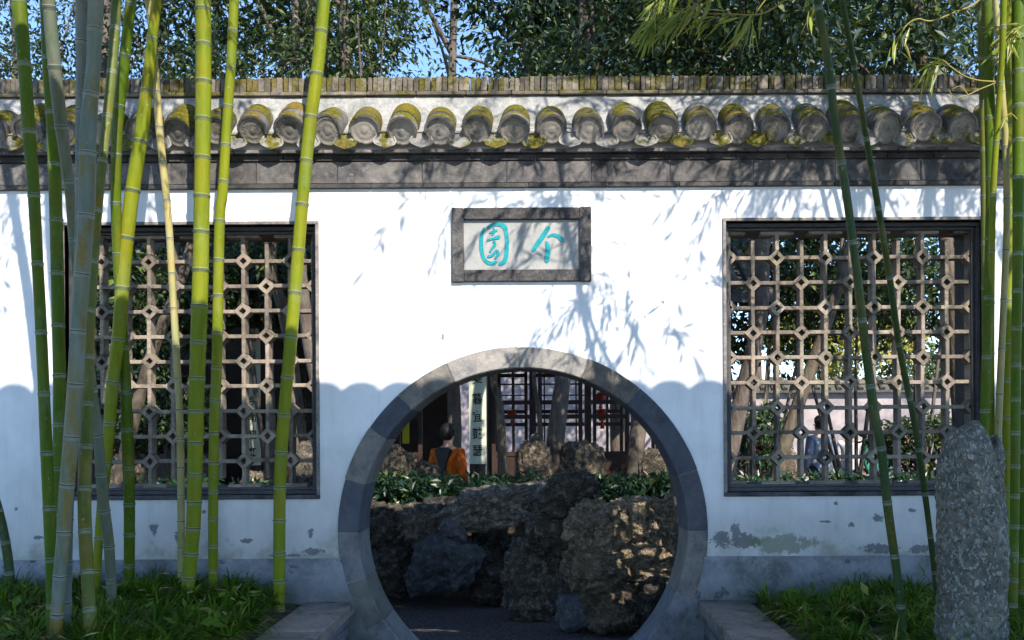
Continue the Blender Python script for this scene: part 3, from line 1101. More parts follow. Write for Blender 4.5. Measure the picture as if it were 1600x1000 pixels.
def crown_mesh(name, rng, clumps, per, cr, size, droop=.3):
    cl = np.repeat(clumps, per, 0)
    n = len(cl)
    off = unit(rng.normal(size=(n, 3))) * (rng.random((n, 1)) ** .45) * cr
    off[:, 2] *= .65
    cen = cl + off
    ax = unit(off / cr + rng.normal(size=(n, 3)) * .6 + np.array([0, 0, -droop]))
    nrm = unit(rng.normal(size=(n, 3)) * .55 + np.array([0, -.25, .75]))
    L = size * rng.uniform(.7, 1.3, n)
    return leaf_mesh(name, cen, ax, nrm, L, L * rng.uniform(.38, .5, n))


def catmull(P, per=6):
    out = []
    for i in range(len(P) - 1):
        p0, p1, p2, p3 = P[max(i - 1, 0)], P[i], P[i + 1], P[min(i + 2, len(P) - 1)]
        for k in range(per):
            t = k / per
            out.append(.5 * ((2 * p1) + (p2 - p0) * t + (2 * p0 - 5 * p1 + 4 * p2 - p3) * t * t + (3 * p1 - p0 - 3 * p2 + p3) * t ** 3))
    out.append(P[-1])
    return out


def tree(name, label, X, Y, base_z, H, r0, lean, crown, nclump, per, leaf, bark, size=.11, seed=1, cr=.42, limbs=6, path=None):
    """crown = (cx,cy,cz,rx,ry,rz)"""
    rng = np.random.default_rng(seed)
    rr = random.Random(seed)
    t = empty(name, (X, Y, base_z))
    tag(t, label, 'tree', 'trees in the garden behind the wall')
    m = MB()
    if path:
        ctl = [Vector(p) for p in path]
    else:
        ctl = [Vector((X, Y, base_z - .1))]
        for k in range(1, 6):
            q = k / 5
            ctl.append(Vector((X + lean[0] * q + rr.uniform(-.10, .10), Y + lean[1] * q + rr.uniform(-.1, .1), base_z + (H - base_z) * q)))
    P = catmull(ctl, 6)
    N = len(P)
    rad = [r0 * (1 - .62 * i / (N - 1)) * (1.25 if i == 0 else 1) * (1 + .08 * noise.noise((i * .7, seed, 0))) for i in range(N)]
    m.tube(P, rad, 10)
    cx, cy, cz, rx, ry, rz = crown
    cl = []
    while len(cl) < nclump:
        q = rng.normal(size=3)
        q = q / np.linalg.norm(q) * rng.uniform(.25, 1) ** .5
        cl.append((cx + q[0] * rx, cy + q[1] * ry, cz + q[2] * rz))
    cl = np.array(cl)
    # limbs reach towards clumps
    for k in range(limbs):
        s = P[int(N * rr.uniform(.45, .95))]
        e = Vector(cl[rr.randrange(len(cl))])
        mid = (s + e) / 2 + Vector((rr.uniform(-.2, .2), rr.uniform(-.2, .2), rr.uniform(-.1, .3)))
        Q = catmull([s, mid, e], 5)
        rb = r0 * rr.uniform(.22, .4)
        m.tube(Q, [rb * (1 - .75 * i / (len(Q) - 1)) for i in range(len(Q))], 6)
    keep(obj('trunk', m.mesh('trunk', True), M[bark]), t)
    keep(obj('crown', crown_mesh('crown', rng, cl, per, cr, size), M[leaf]), t)
    return t


def PXD(px, dist):
    return (px - PX) / FPX * dist


TREES = [
    # name, label, px, y, H, r0, lean, crown half sizes, cz, clumps, per, leaf, bark, size
    ('evergreen_tree', 'dark evergreen tree at the far left end, behind the bamboo clump', -20, 5.2, 7.0, .11, (.3, 0), (2.0, 1.2, 1.5), 5.9, 66, 60, 'leafA', 'bark', .085),
    ('evergreen_tree', 'dark evergreen tree with fine leaves between the clump and the tallest culm', 60, 6.0, 7.2, .12, (.9, 0), (2.0, 1.3, 1.6), 6.0, 72, 66, 'leafA', 'bark', .085),
    ('evergreen_tree', 'small-leaved dark tree whose slanting bough rises behind the slim bright culms', 528, 2.8, 6.0, .08, (-.45, 0), (1.35, .9, 1.2), 5.1, 62, 96, 'leafA', 'bark', 0.068),
    ('broadleaf_tree', 'sunlit pale green broadleaf tree just beside the rightmost culm of the clump', 525, 2.4, 5.6, .06, (.15, 0), (.62, .6, 1.0), 5.0, 26, 80, 'leafB', 'bark', 0.072),
    ('evergreen_tree', 'sparse dark-leaved tree with bright sky showing through, above the plaque', 700, 7.5, 8.0, .11, (.2, 0), (1.7, 1.0, 1.6), 6.7, 42, 56, 'leafA', 'bark', .11),
    ('broadleaf_tree', 'dense green tree behind the right half of the plaque', 1108, 1.5, 5.6, .07, (-.95, .1), (.85, .75, .85), 4.75, 66, 89, 'leafC', 'bark', 0.079),
    ('glossy_tree', 'dark glossy-leaved tree behind the leafy bamboo spray', 1112, 1.9, 5.8, .07, (.2, 0), (.72, .7, 1.0), 4.95, 60, 89, 'leafC', 'bark', 0.101),
    ('broadleaf_tree', 'green tree with yellowish leaves behind the two leaning culms', 1108, 5.6, 7.4, .12, (1.25, 0), (1.25, 1.0, 1.5), 5.9, 52, 60, 'leafB', 'bark', .09),
    ('evergreen_tree', 'dark tree with blue sky gaps, behind the drooping twig at the top right', 1575, 5.2, 7.2, .13, (-.95, 0), (1.5, 1.1, 1.5), 5.9, 52, 60, 'leafA', 'bark', .09),
    ('evergreen_tree', 'dark evergreen tree at the far right end behind the culm cluster', 1620, 6.2, 7.4, .13, (-.2, 0), (1.4, 1.1, 1.6), 6.2, 50, 60, 'leafA', 'bark', .085),
    ('garden_tree', 'distant dense tree filling the gap left of the tallest culm', 240, 13.0, 11, .16, (.2, 0), (2.4, 1.6, 2.6), 8.4, 34, 60, 'leafA', 'bark', .13),
    ('garden_tree', 'distant dense tree behind the middle of the ridge', 970, 13.0, 11, .16, (.1, 0), (2.6, 1.6, 2.8), 8.2, 170, 60, 'leafC', 'bark', .15),
    ('garden_tree', 'distant dense tree behind the two leaning culms', 1190, 14.0, 11, .16, (-.2, 0), (2.3, 1.6, 2.8), 8.4, 50, 60, 'leafA', 'bark', .13),
    ('added_shade_tree', 'added tall tree whose unseen crown shades the courtyard, stem behind the wall left of the moon gate', 528, 3.6, 8.0, .12, (-.3, 0), (2.2, 2.0, .9), 7.5, 90, 56, 'leafA', 'bark', .22),  # crown out of view, added to block skylight over the courtyard
    ('added_shade_tree', 'added tall tree whose unseen crown shades the courtyard, stem behind the wall right of the moon gate', 1112, 3.9, 8.0, .12, (-.3, 0), (2.2, 2.0, .9), 7.6, 80, 56, 'leafA', 'bark', .22),  # second added crown, cutting the skylight behind the gate
]
for i, (nm, lb, px, y, H, r0, lean, cs, cz, nc, per, lf, bk, sz) in enumerate(TREES):
    X = PXD(px, y + 6)
    tree(nm, lb, X, y, .0, H, r0, lean, (X + lean[0], y + lean[1], cz, *cs), nc, int(per * 1.35), lf, bk, sz * .8, 20 + i, cr=.5 if y < 10 else .75)

# trees whose trunks stand in view through the gate and the windows
def trunk_tree(label, pts, y, r0, bark, seed, top, crown, nc=40, leaf='leafC', name='courtyard_tree'):
    P = [W(px, py, y + dy) for (px, py, dy) in pts]
    P.append(Vector(top))
    tree(name, label, P[0].x, P[0].y, P[0].z, 7, r0, (0, 0), crown, nc, 55, leaf, bark, .12, seed, .42, 5, [tuple(p) for p in P])


trunk_tree('thick grey trunk seen through the moon gate, behind the holed rock', [(866, 765, 0), (868, 690, 0), (876, 620, 0), (880, 560, 0), (882, 300, 0), (905, 110, 0), (880, 0, 0)], 4.5, .105, 'bark', 51, (W(872, -60, 4.5)), (.35, 4.7, 6.6, 1.1, .9, .9), 50)
trunk_tree('slim mottled trunk next to the inscribed board, seen through the moon gate', [(785, 760, 0), (784, 690, 0), (779, 620, 0), (772, 570, 0), (800, 300, .2), (935, 110, .6), (942, 0, .6)], 4.1, .05, 'bark2', 52, W(950, -80, 4.7), (.7, 4.8, 6.4, .8, .8, .8), 36)
trunk_tree('thin sunlit trunk between the slim mottled and thick grey ones', [(846, 740, 0), (845, 690, 0), (842, 640, 0), (833, 570, 0), (825, 300, 0), (820, 100, 0)], 4.9, .032, 'bark2', 53, W(815, -80, 4.9), (-.2, 5.0, 6.5, .7, .7, .7), 26)
trunk_tree('dark leaning trunk at the right inside the moon gate', [(990, 770, 0), (995, 690, 0), (1008, 600, 0), (1030, 450, 0), (1080, 150, .2), (1120, 0, .2)], 4.7, .10, 'bark', 54, W(1140, -90, 4.9), (1.9, 5.0, 6.4, 1.0, .9, .9), 40)
trunk_tree('stout pale trunk behind the right edge of the lattice window', [(1515, 900, 0), (1508, 740, 0), (1498, 600, 0), (1490, 480, 0), (1478, 380, 0), (1450, 150, .3), (1430, 0, .3)], 3.0, .095, 'bark2', 55, W(1420, -90, 3.4), (3.3, 3.6, 5.6, .9, .8, .8), 36)
trunk_tree('leaning brown trunk behind the lattice window beside the standing stone', [(1205, 800, 0), (1225, 700, 0), (1262, 590, 0), (1300, 480, 0), (1330, 380, 0), (1400, 130, .3)], 4.4, .085, 'bark2', 56, W(1440, -60, 4.8), (3.9, 4.9, 6.1, .9, .8, .8), 36)
trunk_tree('curving pale trunk behind the lattice window hidden by the bamboo clump', [(482, 900, 0), (474, 740, 0), (456, 560, 0), (438, 470, 0), (420, 390, 0), (430, 150, .3), (480, 0, .3)], 3.4, .07, 'bark2', 57, W(500, -60, 3.8), (-2.1, 4.0, 5.9, .8, .8, .8), 30, 'leafA')
trunk_tree('slanting pale trunk behind the lattice window, hidden by the left culms', [(165, 900, 0), (190, 740, 0), (235, 560, 0), (300, 380, 0), (330, 150, .3)], 4.0, .08, 'bark2', 58, W(340, -60, 4.4), (-3.4, 4.6, 6.2, .9, .8, .8), 30, 'leafA')

# ------------------------------------------------------------------ bamboo
nd = MB().lathe([(1.0, -.62), (1.035, -.55), (1.05, -.12), (1.12, .0), (1.13, .07), (1.02, .14), (1.0, .30), (1.06, .40), (1.0, .52)], 14, mids=[0, 0, 0, 0, 1, 1, 0, 0])
node_m = nd.mesh('node', True, 60)
node_m.materials.append(M['node_pale']); node_m.materials.append(M['node_dark'])

GREEN, LIME, BLUE, TEAL, OLIVE, PALE = (.066, .12, .004), (.165, .205, .008), (.17, .20, .19), (.035, .066, .022), (.105, .13, .03), (.36, .33, .15)
BLOTCH, GREY = (.165, .195, .16), (.13, .155, .115)
CULMS = [
    # label, points (px,py,width px), d at top, d at base, colour, node step, leaves from z, group
    ('deep green culm at the left edge of the clump, lit only at its top', [(29, 0, 23), (38, 100, 19), (45, 200, 19), (52, 290, 18), (58, 400, 17), (63, 490, 17), (68, 600, 17), (72, 690, 18), (77, 800, 18), (81, 900, 18), (83, 1010, 18)], 1.58, 1.62, GREEN, .30),
    ('thick blotched culm, grey-blue above and yellow-brown below, front of the clump', [(150, 0, 23), (146, 100, 21), (138, 200, 25), (136, 300, 25), (131, 400, 23), (123, 500, 23), (118, 600, 24), (110, 700, 23), (103, 780, 22), (98, 850, 20), (92, 920, 20), (86, 1010, 19)], 1.82, 1.70, BLOTCH, .255),
    ('grey-blue culm partly hidden by the thick blotched one', [(128, 0, 19), (128, 100, 18), (127, 200, 17), (126, 300, 16), (124, 400, 15), (120, 500, 15), (116, 600, 15), (110, 720, 15), (106, 830, 15), (104, 960, 15)], 1.78, 1.45, BLUE, .28),
    ('upright culm with a yellow scar, directly right of the thick blotched one', [(182, 0, 15), (176, 100, 15), (166, 200, 15), (157, 280, 14), (149, 380, 13), (141, 500, 15), (137, 620, 18), (134, 700, 20), (132, 780, 20), (134, 850, 20), (138, 920, 20), (143, 1010, 20)], .95, 1.65, OLIVE, .25),
    ('grey-green culm slanting from the top left across behind the clump', [(76, 0, 19), (85, 100, 20), (96, 200, 19), (108, 290, 15), (117, 400, 14), (130, 500, 13), (144, 600, 13), (154, 690, 15), (161, 780, 17), (170, 850, 16), (174, 920, 15), (175, 955, 15)], 1.48, .75, GREY, .26),
    ('straight green culm with a lit upper band, just right of the leftmost one', [(70, 0, 15), (74, 100, 15), (80, 180, 16), (86, 290, 19), (89, 400, 19), (91, 500, 19), (93, 600, 19), (92, 700, 18), (90, 800, 18), (87, 900, 17), (85, 965, 17)], 1.02, 1.06, GREEN, .27),
    ('curved green culm with leaf shadows, behind the stout slanting one', [(205, 0, 16), (194, 100, 17), (184, 200, 16), (181, 300, 16), (184, 400, 15), (190, 500, 15), (196, 590, 16), (199, 690, 18), (202, 780, 17), (202, 900, 16)], .70, .22, GREEN, .26),
    ('stout bright culm slanting down to the left across the lattice window', [(245, 0, 15), (234, 100, 17), (222, 200, 21), (207, 300, 22), (195, 400, 22), (186, 520, 20), (176, 600, 19), (169, 690, 17), (160, 780, 15), (154, 850, 13), (150, 915, 13)], .52, .40, LIME, .27),
    ('slender pale straw-coloured culm crossing the top of the stout slanting one', [(232, 0, 11), (242, 100, 10), (249, 200, 12), (263, 340, 11), (269, 440, 11), (276, 560, 11), (281, 660, 11), (283, 800, 11), (283, 910, 11)], .24, .18, PALE, .21),
    ('tallest thick upright bright green culm with banded nodes in mid-window', [(317, 0, 24), (318, 100, 24), (317, 200, 24), (315, 340, 24), (313, 440, 25), (309, 560, 24), (306, 660, 24), (303, 800, 22), (298, 870, 21), (292, 935, 20)], .46, .42, LIME, .205),
    ('slim upright lime green culm right of the tallest thick one', [(366, 0, 15), (361, 100, 15), (354, 200, 15), (348, 300, 16), (343, 350, 16), (339, 560, 16), (335, 660, 16), (333, 800, 15), (333, 915, 14)], .32, .24, LIME, .215),
    ('bright culm leaning right at the top, rightmost of the left clump', [(507, 0, 19), (497, 100, 20), (484, 200, 20), (474, 300, 19), (463, 430, 20), (452, 560, 20), (448, 600, 19), (440, 700, 20), (437, 780, 19), (436, 935, 18)], .28, .28, LIME, .255),
    ('short dark culm foot leaning in from the left picture edge', [(-130, 300, 13), (-70, 550, 13), (-25, 720, 14), (3, 820, 14), (15, 895, 14)], .5, .45, TEAL, .25),
    ('dark green culm leaning left, nearer of the two leaning ones', [(1277, 0, 12), (1294, 100, 13), (1306, 200, 13), (1322, 300, 13), (1338, 420, 13), (1352, 540, 14), (1367, 650, 15), (1377, 700, 14), (1388, 800, 14), (1402, 900, 13), (1411, 985, 13)], 1.75, 1.5, TEAL, .33),
    ('thinner dark culm leaning left, ending beside the standing stone', [(1316, 0, 9), (1334, 100, 9), (1351, 200, 9), (1368, 300, 10), (1391, 440, 10), (1405, 540, 10), (1427, 650, 10), (1435, 700, 10), (1449, 800, 9), (1462, 910, 9)], 1.7, .6, TEAL, .34),
    ('thick green upright culm behind the standing stone, left in the right cluster', [(1543, 0, 16), (1546, 150, 16), (1548, 300, 15), (1545, 450, 15), (1540, 600, 14), (1536, 750, 14), (1534, 930, 14)], .9, .8, GREEN, .30),
    ('yellow slender culm crossing its pale neighbour at the top of the right cluster', [(1555, 0, 9), (1561, 80, 9), (1566, 150, 10), (1571, 220, 10), (1573, 350, 10), (1567, 500, 10), (1561, 640, 11), (1556, 800, 11), (1552, 930, 11)], 1.0, .7, PALE, .26),
    ('pale slender culm crossing the yellow one in the right cluster', [(1568, 0, 10), (1565, 100, 9), (1558, 200, 9), (1551, 320, 10), (1548, 500, 11), (1548, 660, 12), (1550, 930, 12)], 1.1, .6, LIME, .27),
    ('green culm just right of the standing stone, foot in the grass', [(1592, 0, 21), (1592, 200, 19), (1590, 400, 15), (1587, 600, 14), (1586, 750, 14), (1583, 965, 13)], .9, 1.2, GREEN, .19),
    ('green culm between the yellow slender one and the picture edge', [(1574, -20, 13), (1577, 300, 14), (1574, 600, 14), (1572, 920, 14)], .4, .35, LIME, .24),
    ('slim olive culm hugging the thick green upright one in the right cluster', [(1530, -20, 9), (1536, 200, 10), (1539, 500, 10), (1542, 940, 10)], .7, .5, OLIVE, .24),
    ('green culm cut off by the right picture edge', [(1604, -20, 14), (1602, 300, 14), (1600, 600, 14), (1598, 940, 14)], .6, .8, GREEN, .25),
]
GROUPS = ['bamboo clump left of the moon gate'] * 13 + ['bamboo culms right of the moon gate'] * 9


def bamboo_leaf_arrays(rng, origin, direction, n, L):
    """a fan of n leaves at a twig point"""
    o = np.repeat(np.array([origin]), n, 0) + rng.normal(size=(n, 3)) * .012
    ax = unit(np.array([direction]) + rng.normal(size=(n, 3)) * .55 + np.array([0, 0, -.55]))
    nr = unit(rng.normal(size=(n, 3)) * .5 + np.array([0, -.3, 1]))
    l = L * rng.uniform(.7, 1.25, n)
    return o, ax, nr, l


def twig(m, LA, rng, p0, d, length, leafL=.13, r=.004, per=3, step=.07, droop=.5):
    p = np.array(p0, float)
    d = np.array(d, float); d /= np.linalg.norm(d)
    pts = [p.copy()]
    s = 0
    while s < length:
        d = d + np.array([0, 0, -droop * step]) + rng.normal(size=3) * .05
        d /= np.linalg.norm(d)
        p = p + d * step
        pts.append(p.copy())
        s += step
        if s > length * .25:
            LA.append(bamboo_leaf_arrays(rng, p, d, per, leafL))
    m.tube(pts, [r * (1 - .7 * i / len(pts)) for i in range(len(pts))], 5, cap=False)
    return pts


BAM, AXIS = {}, {}
for ci, (label, pts, dt, db, colr, step) in enumerate(CULMS):
    rr = random.Random(100 + ci)
    rng = np.random.default_rng(100 + ci)
    y0, y1 = pts[0][1], pts[-1][1]
    P, RA = [], []
    for (px, py, w) in pts:
        q = (py - y0) / (y1 - y0)
        d = dt + (db - dt) * q
        p = W(px, py, -d)
        P.append(p); RA.append(w / 2 * (6 - d) / FPX)
    # drop the foot into the soil
    foot = P[-1].copy()
    zs = (zsoil_l if foot.x < 0 else zsoil_r)(foot.x, foot.y) - .04
    if foot.z > zs:
        dirn = (P[-1] - P[-2]).normalized()
        P.append(Vector((foot.x + dirn.x * .04, foot.y, min(zs, foot.z - .03)))); RA.append(RA[-1] * .97)
    # grow on above the picture
    dirn = (P[0] - P[1]).normalized()
    top = P[0].copy()
    ext, rx = [], []
    nst = 5 if ci == 13 else 9
    bend = 1 if dirn.x > 0 else -1
    r_top = RA[0]
    d = dirn.copy()
    for k in range(nst):
        if ci == 13:      # arches over towards the plaque
            d = (d + Vector((.03, .00, -.01))).normalized()
        elif ci == 14:
            d = Vector((d.x * .8 + .02, d.y * .6, d.z)).normalized()
        else:
            d = (d + Vector((bend * .025, -.015, -.01))).normalized()
        top = top + d * .42
        ext.append(top.copy()); rx.append(max(.004, r_top * (1 - .085 * (k + 1))))
    P = ext[::-1] + P
    RA = rx[::-1] + RA
    # smooth path, top to bottom
    per = 5
    Q = catmull(P, per)
    RQ = []
    for i in range(len(RA) - 1):
        RQ += [RA[i] + (RA[i + 1] - RA[i]) * k / per for k in range(per)]
    RQ.append(RA[-1])
    root = empty('bamboo', Q[-1])
    tag(root, label, 'bamboo', GROUPS[ci])
    m = MB().tube(Q, RQ, 14)
    cu = keep(obj('culm', m.mesh('culm', True, 60), M['culm'], color=colr), root)
    cu.color[3] = .85 if colr == BLOTCH or ci == 3 else .3
    # nodes
    acc, nxt = 0.0, .05
    nodes = []
    for i in range(len(Q) - 1, 0, -1):
        a, b = Q[i], Q[i - 1]
        L = (b - a).length
        while acc + L > nxt:
            t = (nxt - acc) / L
            p = a + (b - a) * t
            r = RQ[i] + (RQ[i - 1] - RQ[i]) * t
            nodes.append((p, (b - a).normalized(), r))
            hgt = p.z - .6
            nxt += step * (min(1.0, .62 + .25 * hgt)) * rr.uniform(.94, 1.06)
        acc += L
    for (p, t, r) in nodes:
        if p.z > 4.6: continue
        o = obj('node', node_m, None, None, color=colr)
        o.rotation_mode = 'QUATERNION'
        o.rotation_quaternion = t.to_track_quat('Z', 'Y')
        o.location = p
        o.scale = (r * 1.004, r * 1.004, .017 + r * .1)
        keep(o, root)
    # leafy twigs above the picture
    m = MB(); LA = []
    for (p, t, r) in nodes:
        zmin = 5.0 if ci == 13 else 4.3 if ci >= 13 else 5.0
        if p.z < zmin: continue
        kk = 1 if ci == 13 else 3 if ci >= 14 else 2 if ci < 7 else 1
        for k in range(kk):
            a = rr.uniform(0, 6.28)
            dv = (math.cos(a), math.sin(a) * .8, rr.uniform(.1, .7))
            twig(m, LA, rng, p, dv, rr.uniform(.45, .95), .12, .0035, 3 if ci >= 13 else 2, .075, rr.uniform(.8, 1.7))
    BAM[ci] = (root, m, LA, rng)
    AXIS[ci] = [np.array(q[:]) for q in Q if q.z > 3.4]

# twigs that hang into the picture
def hang(ci, pts, y, r=.005, leaves=True, leafL=.14, per=3, tips_only=False):
    root, _, _, rng = BAM[ci]
    P = catmull([W(px, py, y) if not isinstance(py, Vector) else py for (px, py) in pts], 6)
    m = MB().tube(P, [r * (1 - .55 * i / len(P)) for i in range(len(P))], 6)
    b = keep(obj('branch', m.mesh('branch', True), M['twig']), root)
    LA = []
    if leaves:
        for i in range(len(P) // 3 if not tips_only else int(len(P) * .75), len(P)):
            d = P[i] - P[i - 1]
            LA.append(bamboo_leaf_arrays(rng, P[i], d.normalized(), per, leafL))
        o, a, nr, l = (np.concatenate(q) for q in zip(*LA))
        me = leaf_mesh('leaves', o, a, nr, l, l * .13, .12)
        obj('leaves', me, M['bleaf'], b).matrix_parent_inverse = Matrix.Identity(4)
    return b


hang(13, [(1285, -120), (1240, -40), (1196, 0), (1168, 42)], -1.65, .004, True, .15, 2, True)
hang(13, [(1270, -40), (1200, 18), (1140, 22), (1085, 20), (1040, 18), (1015, 40)], -1.66, .005, True, .15, 2)
hang(13, [(1230, -120), (1140, -40), (1090, 5), (1050, 30)], -1.70, .004, True, .14, 3)
hang(13, [(1190, -160), (1090, -60), (1040, -10), (1010, 30)], -1.62, .004, True, .14, 3)
hang(15, [(1560, -60), (1530, 0), (1490, 20), (1455, 33), (1432, 30), (1412, 45), (1397, 80)], -1.15, .0065, True, .10, 1, True)
hang(16, [(1566, 128), (1530, 126), (1505, 118), (1485, 104), (1470, 94), (1452, 112)], -1.02, .005, True, .13, 3, True)
hang(16, [(1560, 128), (1530, 140), (1508, 150), (1490, 152), (1484, 142)], -1.02, .004, False)
hang(16, [(1512, 147), (1500, 135), (1488, 140)], -1.02, .003, False)
hang(18, [(1592, 60), (1575, 45), (1565, 40)], -.98, .004, True, .10, 4, True)
hang(18, [(1592, 190), (1578, 178), (1560, 195)], -.98, .004, True, .08, 2, True)
hang(18, [(1620, 40), (1600, 40), (1582, 52), (1570, 72)], -1.0, .004, True, .13, 4)
# leaf sprays off picture whose shadows fall on the plaque, the band and the coping
def spray_for(ci, px, py, d, n=3, length=.6):
    """twigs of culm ci placed where sunlight towards wall point (px,py) passes at distance d from the wall"""
    root, m, LA, rng = BAM[ci]
    p = W(px, py, 0)
    q = np.array((p.x - SX * d, -d, p.z - SZ * d))
    # the bough that carries the spray, from a point a little higher up the culm
    hub = q + np.array([.12, 0, .2])
    c = min(AXIS[ci], key=lambda a: np.linalg.norm(a - hub - np.array([0, 0, .35])))
    mid = (c + hub) / 2 + np.array([0, 0, .12])
    m.tube(catmull([Vector(c), Vector(mid), Vector(hub)], 5), [.005, .0048, .0046, .0044, .0042, .004, .0038, .0036, .0034, .0032, .003], 5, cap=False)
    for k in range(n):
        s = hub + rng.normal(size=3) * .05
        twig(m, LA, rng, s, rng.normal(size=3) * .45 + np.array([-.15, 0, -.25]), length * rng.uniform(.7, 1.2), .13, .0035, 3, .07, 1.5)


for (px, py, d, n) in ((690, 315, 1.8, 2), (700, 265, 1.8, 2), (770, 265, 1.8, 2), (850, 265, 1.8, 1), (850, 330, 1.75, 1), (880, 380, 1.75, 3), (905, 345, 1.7, 2), (850, 370, 1.8, 2), (900, 470, 1.7, 3), (945, 450, 1.72, 1), (925, 500, 1.72, 4),
                       (975, 545, 1.72, 3), (880, 520, 1.75, 2), (1030, 480, 1.7, 1)):
    spray_for(13, px, py, d, n)
for (px, py, d, n) in ((1090, 200, 1.9, 3), (1150, 190, 1.9, 4), (1150, 270, 1.8, 3), (1220, 190, 1.9, 4), (1280, 220, 1.9, 4), (1340, 200, 1.9, 4), (1400, 200, 1.9, 5), (1450, 230, 1.9, 5), (1500, 210, 1.9, 5), (1250, 290, 1.8, 3), (1330, 300, 1.8, 3),
                       (1420, 310, 1.8, 4), (1490, 320, 1.8, 5), (1120, 330, 1.8, 1), (1180, 320, 1.8, 2), (1460, 150, 2.0, 5), (1380, 150, 2.0, 4), (1300, 140, 2.0, 4), (1200, 140, 2.0, 3), (1100, 140, 2.0, 2), (1520, 290, 1.8, 4), (1540, 400, 1.7, 3), (1500, 480, 1.7, 2), (1560, 250, 1.8, 4)):
    spray_for(14 if px < 1350 else 15, px, py, d, n)
for (px, py, d, n) in ((20, 330, 1.8, 3), (25, 390, 1.8, 2), (10, 290, 1.9, 2), (60, 270, 1.9, 2), (90, 230, 1.9, 2), (30, 190, 1.9, 4), (120, 180, 1.9, 4), (170, 150, 2.0, 4), (230, 200, 2.0, 3), (200, 250, 1.9, 1), (260, 140, 2.0, 4), (60, 140, 2.0, 4), (330, 180, 2.0, 2), (50, 340, 1.9, 1)):
    spray_for(0, px, py, d, n)
for ci, (root, m, LA, rng) in BAM.items():
    if m.v:
        o = keep(obj('twigs', m.mesh('twigs'), M['twig']), root); o['kind'] = 'stuff'
    if LA:
        oo, a, nr, l = (np.concatenate(q) for q in zip(*LA))
        o = keep(obj('leaves', leaf_mesh('leaves', oo, a, nr, l, l * .13, .12), M['bleaf']), root)
        o['kind'] = 'stuff'

# ------------------------------------------------------------------ rocks
def rock(name, label, cen, half, seed, mat, sub=5, rough=.28, pits=.5, group=None, taper=0.0, lean=(0, 0), freq=1.6, cat='rock', squash=1.0):
    bm = bmesh.new()
    bmesh.ops.create_icosphere(bm, subdivisions=sub, radius=1)
    sd = Vector((seed * 7.13, seed * 3.71, seed * 5.37))
    for v in bm.verts:
        p = v.co.copy()
        n = p.normalized()
        # blocky body
        q = Vector((math.copysign(abs(p.x) ** .8, p.x), math.copysign(abs(p.y) ** .8, p.y), math.copysign(abs(p.z) ** .8, p.z)))
        u = p * freq + sd
        d = rough * noise.fractal(u * .8, 1.1, 2.0, 3)
        d += rough * .5 * (abs(noise.noise(u * 1.5)) * -2 + .5)
        if pits:
            w = noise.voronoi(p * freq * 1.5 + sd)[0]
            pit = max(0, .45 - w[0]) / .45
            d -= pits * .45 * pit ** 1.5
            w2 = noise.voronoi(p * freq * 4.0 + sd)[0]
            d -= pits * .22 * max(0, .38 - w2[0]) / .38
            d += pits * .10 * (w[1] - w[0])
        d += rough * .30 * noise.fractal(u * 3.2, .9, 2.1, 4)
        d += rough * .34 * ((1 - abs(noise.noise(u * 3.3 + Vector((3, 1, 7))))) ** 4 - .4)
        d += rough * .16 * ((1 - abs(noise.noise(u * 8.0 + Vector((5, 2, 1))))) ** 3 - .4)
        q = q * (1 + d)
        k = 1 - taper * (q.z * .5 + .5)
        v.co = Vector((cen[0] + (q.x * k + lean[0] * q.z) * half[0], cen[1] + (q.y * k + lean[1] * q.z) * half[1], cen[2] + q.z * half[2] * squash))
    me = bpy.data.meshes.new(name)
    bm.to_mesh(me); bm.free()
    me.polygons.foreach_set('use_smooth', [True] * len(me.polygons))
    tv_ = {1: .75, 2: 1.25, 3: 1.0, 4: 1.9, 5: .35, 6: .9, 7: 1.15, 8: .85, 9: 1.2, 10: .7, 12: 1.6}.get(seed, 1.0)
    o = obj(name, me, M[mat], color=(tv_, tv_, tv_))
    o.location = (0, 0, 0)
    # origin at the base
    b = Vector((cen[0], cen[1], cen[2] - half[2]))
    me.transform(Matrix.Translation(-b)); o.location = b
    tag(o, label, cat, group)
    return o


def rock_px(name, label, x0, y0, x1, y1, Y, seed, mat='rock', depth=.8, **k):
    a, b = W(x0, y0, Y), W(x1, y1, Y)
    hx, hz = (b.x - a.x) / 2, (a.z - b.z) / 2
    return rock(name, label, ((a.x + b.x) / 2, Y + hx * depth * .4, (a.z + b.z) / 2), (hx * .98, hx * depth, hz * .98), seed, mat, **k)


